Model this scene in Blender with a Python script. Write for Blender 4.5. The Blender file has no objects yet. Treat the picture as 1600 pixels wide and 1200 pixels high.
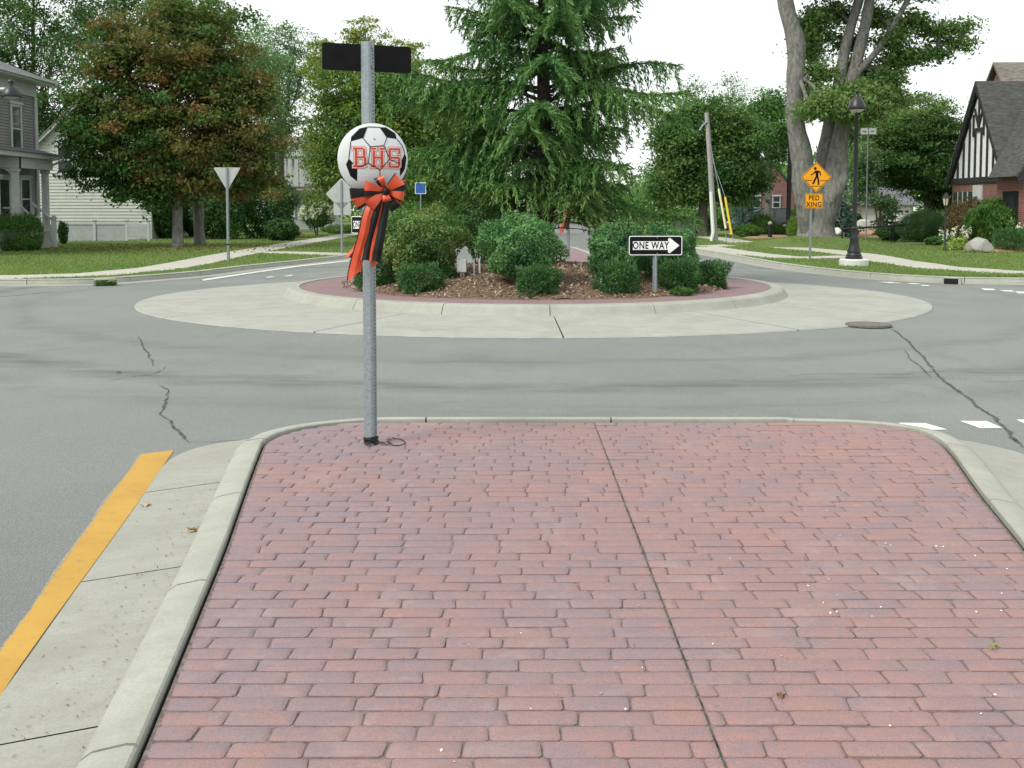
import bpy, bmesh, math, random
import numpy as np
from mathutils import Vector, Matrix

R = math.radians
random.seed(7)
scene = bpy.context.scene
COL = scene.collection

# ------------------------------------------------------------------ camera
F = 1650.0            # focal length in pixels of the 1600 px wide photograph
CAM_Z = 1.75
PITCH = R(3.5)
SHIFT = -0.109
cam_d = bpy.data.cameras.new('camera')
cam = bpy.data.objects.new('camera', cam_d)
COL.objects.link(cam)
cam_d.sensor_fit = 'HORIZONTAL'
cam_d.sensor_width = 36.0
cam_d.lens = F / 1600.0 * 36.0
cam_d.shift_y = SHIFT
cam_d.clip_start = 0.05
cam_d.clip_end = 2000.0
cam.location = (0, 0, CAM_Z)
cam.rotation_euler = (R(90) - PITCH, 0, 0)
scene.camera = cam

# ------------------------------------------------------------------ sky, sun, exposure
SUN_ELEV, SUN_AZ = R(48), R(232)      # azimuth clockwise from +Y: behind the camera, to the left
world = bpy.data.worlds.new('World')
scene.world = world
world.use_nodes = True
wn, wl = world.node_tree.nodes, world.node_tree.links
wn.clear()
wo = wn.new('ShaderNodeOutputWorld')
wb = wn.new('ShaderNodeBackground')
sky = wn.new('ShaderNodeTexSky')
sky.sky_type = 'NISHITA'
sky.sun_disc = False
sky.sun_elevation = SUN_ELEV
sky.sun_rotation = SUN_AZ
sky.air_density = 1.0
sky.dust_density = 3.0
wmix = wn.new('ShaderNodeMix')
wmix.data_type = 'RGBA'
wmix.inputs[0].default_value = 0.86
wl.new(sky.outputs[0], wmix.inputs[6])
wmix.inputs[7].default_value = (9.3, 9.6, 9.45, 1)   # thin bright overcast
wl.new(wmix.outputs[2], wb.inputs[0])
wb.inputs[1].default_value = 0.105
wl.new(wb.outputs[0], wo.inputs[0])

sun_d = bpy.data.lights.new('sun', 'SUN')
sun_d.energy = 2.2
sun_d.angle = R(18)
sun_d.color = (1.0, 0.95, 0.86)
sun = bpy.data.objects.new('sun', sun_d)
COL.objects.link(sun)
sd = Vector((math.sin(SUN_AZ) * math.cos(SUN_ELEV), math.cos(SUN_AZ) * math.cos(SUN_ELEV), math.sin(SUN_ELEV)))
sun.rotation_euler = sd.to_track_quat('Z', 'Y').to_euler()
sun.location = (-20, -20, 40)

scene.view_settings.view_transform = 'Standard'
scene.view_settings.look = 'None'
scene.view_settings.exposure = 0.38
scene.view_settings.gamma = 1.0
scene.view_settings.use_curve_mapping = False
scene.render.engine = 'CYCLES'
scene.cycles.max_bounces = 6
scene.cycles.transparent_max_bounces = 8

# ------------------------------------------------------------------ measuring helpers
PPY = 600 + SHIFT * 1600
def ray(u, v):
    cx, cy = (u - 800) / F, (PPY - v) / F
    return Vector((cx, math.cos(PITCH) + cy * math.sin(PITCH), -math.sin(PITCH) + cy * math.cos(PITCH)))
def G(u, v, z=0.0):
    """point on the level z seen at (u, v) of the photograph"""
    d = ray(u, v)
    t = (z - CAM_Z) / d.z
    return Vector((d.x * t, d.y * t, z))
def P(u, v, Y):
    """point at distance Y seen at (u, v)"""
    d = ray(u, v)
    t = Y / d.y
    return Vector((d.x * t, Y, CAM_Z + d.z * t))

# ------------------------------------------------------------------ materials
MATS = {}
def _new(name):
    m = bpy.data.materials.new(name)
    m.use_nodes = True
    n, l = m.node_tree.nodes, m.node_tree.links
    b = n['Principled BSDF']
    MATS[name] = m
    return m, n, l, b
def col4(c):
    return (c[0], c[1], c[2], 1)
def noise(n, l, scale, detail=4, rough=0.6, vec=None, stretch=None):
    t = n.new('ShaderNodeTexNoise')
    t.inputs['Scale'].default_value = scale
    t.inputs['Detail'].default_value = detail
    t.inputs['Roughness'].default_value = rough
    if vec is None:
        g = n.new('ShaderNodeNewGeometry')
        vec = g.outputs['Position']
    if stretch:
        mp = n.new('ShaderNodeMapping')
        mp.inputs['Scale'].default_value = stretch
        l.new(vec, mp.inputs[0])
        vec = mp.outputs[0]
    l.new(vec, t.inputs['Vector'])
    return t.outputs['Fac']
def ramp(n, l, fac, stops):
    r = n.new('ShaderNodeValToRGB')
    e = r.color_ramp.elements
    while len(e) < len(stops):
        e.new(0.5)
    for i, (p, c) in enumerate(stops):
        e[i].position = p
        e[i].color = col4(c)
    l.new(fac, r.inputs[0])
    return r.outputs[0]
def mixc(n, l, fac, a, b, mode='MIX'):
    x = n.new('ShaderNodeMix')
    x.data_type = 'RGBA'
    x.blend_type = mode
    for s, val in ((0, fac), (6, a), (7, b)):
        if hasattr(val, 'links') or hasattr(val, 'is_output'):
            l.new(val, x.inputs[s])
        elif s == 0:
            x.inputs[0].default_value = val
        else:
            x.inputs[s].default_value = col4(val)
    return x.outputs[2]
def maprange(n, l, v, a, b, c=0, d=1):
    m = n.new('ShaderNodeMapRange')
    l.new(v, m.inputs[0])
    for i, x in enumerate((a, b, c, d)):
        m.inputs[i + 1].default_value = x
    return m.outputs[0]
def bump(n, l, b, h, strength=0.4, dist=0.01):
    k = n.new('ShaderNodeBump')
    k.inputs['Strength'].default_value = strength
    k.inputs['Distance'].default_value = dist
    l.new(h, k.inputs['Height'])
    l.new(k.outputs[0], b.inputs['Normal'])
def plain(name, c, rough=0.6, var=0.12, scale=6.0, metal=0.0, bmp=0.0, bscale=60, stretch=None, spec=0.4):
    m, n, l, b = _new(name)
    c2 = tuple(max(0, x * (1 - var * 2)) for x in c)
    c3 = tuple(min(1, x * (1 + var)) for x in c)
    f = noise(n, l, scale, 5, 0.65, stretch=stretch)
    l.new(ramp(n, l, f, [(0.3, c2), (0.7, c3)]), b.inputs['Base Color'])
    b.inputs['Roughness'].default_value = rough
    b.inputs['Metallic'].default_value = metal
    b.inputs['Specular IOR Level'].default_value = spec
    if bmp:
        bump(n, l, b, noise(n, l, bscale, 4, 0.7, stretch=stretch), bmp, 0.01)
    return m

def leafy(name, cols, trans=0.3, rough=0.55):
    """foliage: colour by the leaf's own tint value, light also passes through"""
    m, n, l, b = _new(name)
    a = n.new('ShaderNodeAttribute')
    a.attribute_name = 'tint'
    k = len(cols)
    c = ramp(n, l, a.outputs['Fac'], [(i / (k - 1), cols[i]) for i in range(k)])
    l.new(c, b.inputs['Base Color'])
    b.inputs['Roughness'].default_value = rough
    b.inputs['Specular IOR Level'].default_value = 0.25
    t = n.new('ShaderNodeBsdfTranslucent')
    c2 = mixc(n, l, 1.0, c, (1.15, 1.25, 0.7), 'MULTIPLY')
    l.new(c2, t.inputs[0])
    mx = n.new('ShaderNodeMixShader')
    mx.inputs[0].default_value = trans
    l.new(b.outputs[0], mx.inputs[1])
    l.new(t.outputs[0], mx.inputs[2])
    l.new(mx.outputs[0], n['Material Output'].inputs[0])
    return m

ISL = Vector((0.45, 21.5, 0))       # middle of the roundabout

def mat_asphalt():
    m, n, l, b = _new('asphalt')
    fine = noise(n, l, 105, 3, 0.8)
    mid = noise(n, l, 14, 6, 0.7)
    big = noise(n, l, 0.35, 4, 0.55)
    c = ramp(n, l, big, [(0.3, (0.225, 0.243, 0.232)), (0.7, (0.310, 0.330, 0.312))])
    c = mixc(n, l, maprange(n, l, mid, 0.3, 0.7, 0, 0.35), c, (0.145, 0.155, 0.155))
    c = mixc(n, l, maprange(n, l, fine, 0.46, 0.60, 0, 0.85), c, (0.075, 0.082, 0.082))
    gr = noise(n, l, 38, 4, 0.85)
    c = mixc(n, l, maprange(n, l, gr, 0.42, 0.62, 0.0, 0.42), c, (0.11, 0.118, 0.112))
    st = noise(n, l, 1.1, 7, 0.72, stretch=(1, 0.5, 1))
    c = mixc(n, l, maprange(n, l, st, 0.54, 0.70, 0.0, 0.45), c, (0.115, 0.123, 0.12))
    sp = noise(n, l, 230, 2, 0.8)
    c = mixc(n, l, maprange(n, l, sp, 0.58, 0.66, 0, 0.75), c, (0.46, 0.47, 0.44))
    # tyre-polished, rubbered rings where cars circle
    g = n.new('ShaderNodeNewGeometry')
    d = n.new('ShaderNodeVectorMath'); d.operation = 'DISTANCE'
    l.new(g.outputs['Position'], d.inputs[0]); d.inputs[1].default_value = (ISL.x, ISL.y, 0)
    c = mixc(n, l, maprange(n, l, d.outputs['Value'], 12.2, 17.5, 0.0, 0.36), c, (0.118, 0.128, 0.132))
    wob = noise(n, l, 0.5, 3, 0.5)
    add = n.new('ShaderNodeMath'); add.operation = 'MULTIPLY_ADD'
    l.new(wob, add.inputs[0]); add.inputs[1].default_value = 1.1; l.new(d.outputs['Value'], add.inputs[2])
    for r0, wd, st in ((11.85, 0.42, 0.8), (10.1, 0.35, 0.4), (12.9, 0.5, 0.3)):
        s = n.new('ShaderNodeMath'); s.operation = 'SUBTRACT'; l.new(add.outputs[0], s.inputs[0]); s.inputs[1].default_value = r0
        ab = n.new('ShaderNodeMath'); ab.operation = 'ABSOLUTE'; l.new(s.outputs[0], ab.inputs[0])
        band = maprange(n, l, ab.outputs[0], 0, wd, st, 0)
        strk = noise(n, l, 1.3, 6, 0.7, stretch=(0.6, 3, 1))
        mu = n.new('ShaderNodeMath'); mu.operation = 'MULTIPLY'; l.new(band, mu.inputs[0]); l.new(maprange(n, l, strk, 0.35, 0.6), mu.inputs[1])
        c = mixc(n, l, mu.outputs[0], c, (0.085, 0.092, 0.095))
    l.new(c, b.inputs['Base Color'])
    b.inputs['Roughness'].default_value = 0.85
    b.inputs['Specular IOR Level'].default_value = 0.3
    bump(n, l, b, fine, 0.5, 0.006)
def mat_concrete(name, c, dark=0.7, stain=0.5, seed=0.0):
    m, n, l, b = _new(name)
    cd = tuple(x * dark for x in c)
    f1 = noise(n, l, 1.7, 6, 0.65)
    f2 = noise(n, l, 90, 3, 0.8)
    f3 = noise(n, l, 6, 6, 0.75)
    k = ramp(n, l, f1, [(0.3, cd), (0.68, c)])
    k = mixc(n, l, maprange(n, l, f2, 0.42, 0.62, 0, 0.5), k, tuple(x * 0.66 for x in c))
    f5 = noise(n, l, 0.9, 7, 0.75)
    k = mixc(n, l, maprange(n, l, f5, 0.52, 0.66, 0, 0.5), k, (c[0] * 0.66, c[1] * 0.64, c[2] * 0.56))
    k = mixc(n, l, maprange(n, l, f3, 0.55, 0.75, 0, stain), k, (c[0] * 0.55, c[1] * 0.52, c[2] * 0.46))
    f4 = noise(n, l, 3.2, 6, 0.8, stretch=(1.0, 2.6, 1))
    k = mixc(n, l, maprange(n, l, f4, 0.47, 0.63, 0, 0.38), k, (c[0] * 0.70, c[1] * 0.70, c[2] * 0.64))
    l.new(k, b.inputs['Base Color'])
    b.inputs['Roughness'].default_value = 0.88
    b.inputs['Specular IOR Level'].default_value = 0.25
    bump(n, l, b, f2, 0.35, 0.004)
def mat_paver():
    m, n, l, b = _new('stamped_brick')
    big = noise(n, l, 0.7, 3, 0.55)
    mid = noise(n, l, 5.5, 5, 0.7, stretch=(0.6, 1, 1))
    fine = noise(n, l, 45, 5, 0.75)
    vf = noise(n, l, 260, 2, 0.7)
    g = n.new('ShaderNodeNewGeometry')
    sx = n.new('ShaderNodeSeparateXYZ'); l.new(g.outputs['Position'], sx.inputs[0])
    ex = n.new('ShaderNodeMath'); ex.operation = 'MULTIPLY_ADD'
    l.new(sx.outputs[0], ex.inputs[0]); ex.inputs[1].default_value = -0.07; l.new(big, ex.inputs[2])
    base = ramp(n, l, ex.outputs[0], [(0.30, (0.330, 0.178, 0.160)), (0.50, (0.278, 0.176, 0.178)), (0.68, (0.225, 0.176, 0.218))])
    c = mixc(n, l, maprange(n, l, mid, 0.42, 0.58, 0, 0.62), base, (0.200, 0.165, 0.192))
    c = mixc(n, l, maprange(n, l, noise(n, l, 11, 4, 0.7, stretch=(0.5, 1, 1)), 0.50, 0.62, 0, 0.55), c, (0.335, 0.180, 0.152))
    c = mixc(n, l, maprange(n, l, fine, 0.52, 0.64, 0, 0.55), c, (0.35, 0.205, 0.172))
    c = mixc(n, l, maprange(n, l, fine, 0.47, 0.36, 0, 0.5), c, (0.215, 0.185, 0.195))
    at = n.new('ShaderNodeAttribute'); at.attribute_name = 'tint'
    c = mixc(n, l, maprange(n, l, at.outputs['Fac'], 0.55, 1.0, 0, 0.22), c, (0.34, 0.19, 0.165))
    c = mixc(n, l, maprange(n, l, at.outputs['Fac'], 0.45, 0.0, 0, 0.24), c, (0.21, 0.172, 0.195))
    c = mixc(n, l, maprange(n, l, vf, 0.36, 0.5, 0.7, 0), c, (0.13, 0.105, 0.108))
    pale = noise(n, l, 3.1, 6, 0.75)
    c = mixc(n, l, maprange(n, l, pale, 0.54, 0.68, 0, 0.4), c, (0.33, 0.26, 0.25))
    l.new(c, b.inputs['Base Color'])
    b.inputs['Roughness'].default_value = 0.6
    b.inputs['Specular IOR Level'].default_value = 0.4
    bump(n, l, b, fine, 0.5, 0.006)
def mat_bricktex(name, c1, c2, mortar, scale, rot=(0, 0, 0), bw=0.5, rh=0.25, ms=0.02):
    m, n, l, b = _new(name)
    g = n.new('ShaderNodeNewGeometry')
    mp = n.new('ShaderNodeMapping'); mp.inputs['Rotation'].default_value = rot
    l.new(g.outputs['Position'], mp.inputs[0])
    t = n.new('ShaderNodeTexBrick')
    t.inputs['Color1'].default_value = col4(c1); t.inputs['Color2'].default_value = col4(c2); t.inputs['Mortar'].default_value = col4(mortar)
    t.inputs['Scale'].default_value = scale
    t.inputs['Mortar Size'].default_value = ms
    t.inputs['Brick Width'].default_value = bw; t.inputs['Row Height'].default_value = rh
    l.new(mp.outputs[0], t.inputs['Vector'])
    f = noise(n, l, 3.0, 5, 0.7)
    c = mixc(n, l, maprange(n, l, f, 0.3, 0.7, 0, 0.6), t.outputs[0], tuple(x * 0.65 for x in c1))
    l.new(c, b.inputs['Base Color'])
    b.inputs['Roughness'].default_value = 0.85
    b.inputs['Specular IOR Level'].default_value = 0.2
    bump(n, l, b, t.outputs['Fac'], -0.5, 0.01)
def mat_grass(name, c1, c2, c3):
    m, n, l, b = _new(name)
    f1 = noise(n, l, 0.55, 5, 0.6)
    f2 = noise(n, l, 7, 5, 0.7)
    f3 = noise(n, l, 60, 3, 0.8)
    k = ramp(n, l, f1, [(0.3, c1), (0.55, c2), (0.8, c3)])
    k = mixc(n, l, maprange(n, l, f2, 0.4, 0.75, 0, 0.7), k, tuple(x * 0.6 for x in c1))
    k = mixc(n, l, maprange(n, l, f3, 0.45, 0.7, 0, 0.6), k, tuple(x * 0.45 for x in c1))
    l.new(k, b.inputs['Base Color'])
    b.inputs['Roughness'].default_value = 0.9
    b.inputs['Specular IOR Level'].default_value = 0.1
    bump(n, l, b, f3, 0.9, 0.04)
def mat_bark(name, c, dark, scale=3.0, bmp=1.0):
    m, n, l, b = _new(name)
    f = noise(n, l, scale * 5, 6, 0.75, stretch=(1, 1, 0.4))
    f2 = noise(n, l, scale * 0.4, 4, 0.6)
    k = ramp(n, l, f, [(0.36, dark), (0.6, c)])
    k = mixc(n, l, maprange(n, l, f2, 0.45, 0.7, 0, 0.5), k, tuple(x * 0.7 for x in c))
    l.new(k, b.inputs['Base Color'])
    b.inputs['Roughness'].default_value = 0.9
    b.inputs['Specular IOR Level'].default_value = 0.15
    bump(n, l, b, f, bmp, 0.05)
def mat_glass():
    m, n, l, b = _new('window_glass')
    f = noise(n, l, 1.2, 3, 0.5)
    l.new(ramp(n, l, f, [(0.35, (0.015, 0.02, 0.022)), (0.7, (0.06, 0.075, 0.075))]), b.inputs['Base Color'])
    b.inputs['Roughness'].default_value = 0.06
    b.inputs['Specular IOR Level'].default_value = 0.6
def mat_mulch():
    m, n, l, b = _new('mulch')
    f = noise(n, l, 28, 5, 0.8)
    f2 = noise(n, l, 2.2, 4, 0.6)
    k = ramp(n, l, f, [(0.3, (0.055, 0.035, 0.022)), (0.5, (0.17, 0.11, 0.07)), (0.72, (0.36, 0.27, 0.18))])
    k = mixc(n, l, maprange(n, l, f2, 0.4, 0.7, 0, 0.6), k, (0.13, 0.085, 0.06))
    l.new(k, b.inputs['Base Color'])
    b.inputs['Roughness'].default_value = 0.95
    bump(n, l, b, f, 0.9, 0.03)
def mat_paint_yellow():
    m, n, l, b = _new('yellow_paint')
    f = noise(n, l, 18, 6, 0.75)
    f2 = noise(n, l, 120, 3, 0.7)
    k = ramp(n, l, noise(n, l, 2, 4, 0.6), [(0.3, (0.41, 0.235, 0.035)), (0.7, (0.50, 0.295, 0.05))])
    k = mixc(n, l, maprange(n, l, f2, 0.6, 0.72, 0, 0.6), k, (0.45, 0.3, 0.1))
    k = mixc(n, l, maprange(n, l, f, 0.56, 0.66, 0, 0.8), k, (0.26, 0.20, 0.10))
    l.new(k, b.inputs['Base Color'])
    b.inputs['Roughness'].default_value = 0.75
    bump(n, l, b, f2, 0.3, 0.004)

mat_asphalt()
mat_concrete('apron_concrete', (0.40, 0.41, 0.37), 0.8, 0.5)
mat_concrete('kerb_concrete', (0.40, 0.41, 0.36), 0.8, 0.45)
mat_concrete('gutter_concrete', (0.36, 0.365, 0.325), 0.8, 0.5)
mat_concrete('walk_concrete', (0.50, 0.49, 0.435), 0.85, 0.25)
mat_concrete('white_concrete', (0.72, 0.73, 0.69), 0.9, 0.15)
mat_concrete('stone', (0.42, 0.42, 0.40), 0.6, 0.5)
mat_paver()
mat_bricktex('ring_brick', (0.30, 0.205, 0.21), (0.25, 0.18, 0.19), (0.19, 0.15, 0.15), 1.0, bw=0.22, rh=0.105, ms=0.009)
plain('joint_grime', (0.19, 0.15, 0.142), 0.95, 0.3, 30, bmp=0.5)
plain('joint_dark', (0.075, 0.07, 0.06), 0.95, 0.3, 20)
plain('joint_soft', (0.15, 0.145, 0.125), 0.95, 0.3, 20)
plain('crack_fill', (0.10, 0.105, 0.09), 0.95, 0.5, 8)
plain('soil', (0.07, 0.05, 0.035), 0.95, 0.3, 10)
mat_grass('lawn_grass', (0.145, 0.215, 0.065), (0.175, 0.24, 0.075), (0.23, 0.25, 0.095))
mat_grass('far_grass', (0.055, 0.10, 0.03), (0.075, 0.12, 0.035), (0.10, 0.14, 0.045))
mat_mulch()
mat_paint_yellow()
plain('white_paint', (0.80, 0.81, 0.80), 0.7, 0.06, 12)
plain('worn_white_paint', (0.62, 0.64, 0.62), 0.8, 0.2, 9)
mat_bark('bark_grey', (0.255, 0.25, 0.23), (0.10, 0.097, 0.09), 1.6, 0.8)
mat_bark('bark_brown', (0.20, 0.17, 0.14), (0.06, 0.05, 0.04), 3)
mat_bark('bark_spruce', (0.11, 0.09, 0.075), (0.03, 0.025, 0.02), 5)
mat_bark('pole_wood', (0.42, 0.41, 0.39), (0.28, 0.27, 0.255), 5, 0.3)
plain('twig', (0.13, 0.11, 0.09), 0.9, 0.2)
mat_glass()
plain('galvanised', (0.30, 0.345, 0.37), 0.5, 0.14, 55, metal=0.5)
plain('sign_back', (0.46, 0.48, 0.47), 0.5, 0.08, 4, metal=0.25)
plain('black_enamel', (0.006, 0.006, 0.007), 0.55, 0.3, 8, spec=0.15)
plain('hole_black', (0.01, 0.01, 0.01), 0.9, 0.1)
plain('sign_white', (0.78, 0.80, 0.80), 0.45, 0.04, 4)
plain('ball_white', (0.62, 0.65, 0.66), 0.4, 0.03, 4)
plain('sign_yellow', (0.85, 0.36, 0.01), 0.45, 0.05, 4)
plain('ribbon_orange', (0.56, 0.060, 0.014), 0.42, 0.12, 14, spec=0.6)
plain('ribbon_black', (0.008, 0.008, 0.008), 0.4, 0.3, 14, spec=0.3)
plain('letter_orange', (0.55, 0.06, 0.018), 0.5, 0.08, 9)
plain('lamp_black', (0.012, 0.015, 0.016), 0.4, 0.3, 8, spec=0.5)
plain('cast_iron', (0.16, 0.155, 0.14), 0.7, 0.3, 30, bmp=0.4)
plain('white_pvc', (0.80, 0.83, 0.80), 0.45, 0.05, 10)
plain('box_green', (0.22, 0.27, 0.24), 0.6, 0.12, 4)
plain('siding_grey', (0.235, 0.235, 0.23), 0.7, 0.06, 2)
plain('siding_white', (0.50, 0.53, 0.49), 0.6, 0.04, 2)
plain('trim_white', (0.50, 0.53, 0.54), 0.55, 0.05, 3)
plain('fence_grey', (0.40, 0.43, 0.45), 0.7, 0.1, 3)
plain('shingle_grey', (0.15, 0.155, 0.165), 0.9, 0.25, 9, bmp=0.6, bscale=12)
plain('shingle_dark', (0.085, 0.085, 0.085), 0.9, 0.3, 5, bmp=0.8, bscale=10, stretch=(0.6, 0.6, 3))
plain('shingle_brown', (0.20, 0.18, 0.155), 0.9, 0.25, 5, bmp=0.8, bscale=10, stretch=(0.6, 0.6, 3))
mat_bricktex('house_brick_x', (0.24, 0.105, 0.085), (0.19, 0.085, 0.072), (0.30, 0.25, 0.225), 1.0, rot=(0, R(90), R(90)), bw=0.24, rh=0.085, ms=0.009)
mat_bricktex('house_brick_y', (0.24, 0.105, 0.085), (0.19, 0.085, 0.072), (0.30, 0.25, 0.225), 1.0, rot=(R(90), 0, 0), bw=0.24, rh=0.085, ms=0.009)
plain('stucco_white', (0.82, 0.83, 0.84), 0.8, 0.04, 5, bmp=0.2)
plain('timber_dark', (0.028, 0.03, 0.032), 0.75, 0.3, 8)
plain('green_trim', (0.02, 0.12, 0.09), 0.5, 0.1)
plain('car_blue', (0.012, 0.022, 0.035), 0.25, 0.1, 3, spec=0.7)
plain('car_silver', (0.45, 0.47, 0.5), 0.3, 0.08, 3, metal=0.4)
plain('tyre', (0.015, 0.015, 0.015), 0.9, 0.2)
plain('guard_yellow', (0.85, 0.60, 0.06), 0.5, 0.06)
plain('guard_pale', (0.75, 0.72, 0.45), 0.5, 0.06)
plain('sign_blue', (0.03, 0.12, 0.42), 0.5, 0.1)
plain('amber_glass', (0.55, 0.50, 0.40), 0.25, 0.1)

leafy('leaf_chestnut', [(0.048, 0.126, 0.032), (0.080, 0.165, 0.038), (0.120, 0.160, 0.040), (0.165, 0.135, 0.042), (0.215, 0.125, 0.048)])
leafy('leaf_dark', [(0.038, 0.102, 0.032), (0.068, 0.156, 0.043), (0.103, 0.206, 0.051)])
leafy('leaf_mid', [(0.057, 0.149, 0.041), (0.094, 0.202, 0.048), (0.143, 0.261, 0.068)])
leafy('leaf_maple', [(0.042, 0.115, 0.032), (0.075, 0.165, 0.045), (0.115, 0.215, 0.060), (0.165, 0.250, 0.075)])
leafy('leaf_yellow', [(0.094, 0.190, 0.044), (0.143, 0.236, 0.050), (0.193, 0.265, 0.055), (0.341, 0.322, 0.055)])
leafy('leaf_silver', [(0.095, 0.202, 0.086), (0.157, 0.274, 0.122), (0.252, 0.355, 0.172)])
leafy('leaf_burning', [(0.045, 0.126, 0.042), (0.089, 0.200, 0.057), (0.163, 0.281, 0.071), (0.251, 0.192, 0.086)])
leafy('leaf_euonymus', [(0.050, 0.147, 0.061), (0.083, 0.217, 0.076), (0.139, 0.302, 0.107), (0.213, 0.363, 0.137)])
leafy('leaf_box', [(0.039, 0.111, 0.019), (0.072, 0.169, 0.029), (0.111, 0.227, 0.046)])
leafy('needle_spruce', [(0.037, 0.112, 0.040), (0.065, 0.174, 0.052), (0.110, 0.232, 0.061), (0.146, 0.249, 0.072)], 0.15)
leafy('needle_yew', [(0.033, 0.098, 0.033), (0.057, 0.146, 0.045), (0.098, 0.220, 0.060)], 0.15)
leafy('needle_blue', [(0.065, 0.130, 0.117), (0.117, 0.195, 0.176)], 0.1)
leafy('leaf_barberry', [(0.058, 0.065, 0.023), (0.111, 0.091, 0.036), (0.156, 0.098, 0.046)])
leafy('leaf_hosta', [(0.091, 0.195, 0.039), (0.260, 0.390, 0.078), (0.442, 0.546, 0.156)])
leafy('petal_white', [(0.75, 0.75, 0.68), (0.85, 0.86, 0.82)])
leafy('petal_mixed', [(0.75, 0.75, 0.68), (0.45, 0.33, 0.05), (0.55, 0.2, 0.25), (0.1, 0.17, 0.05)])
leafy('grass_blade', [(0.122, 0.215, 0.063), (0.174, 0.268, 0.084), (0.225, 0.301, 0.105), (0.307, 0.313, 0.139)], 0.45)
leafy('chip', [(0.09, 0.055, 0.035), (0.22, 0.15, 0.095), (0.40, 0.31, 0.22), (0.55, 0.48, 0.38)], 0.0)
leafy('debris_tint', [(0.10, 0.07, 0.05), (0.25, 0.17, 0.09), (0.8, 0.8, 0.76)], 0.0)
leafy('bark_tint', [(0.10, 0.08, 0.06), (0.16, 0.13, 0.10)], 0.0)
M = MATS

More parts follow.
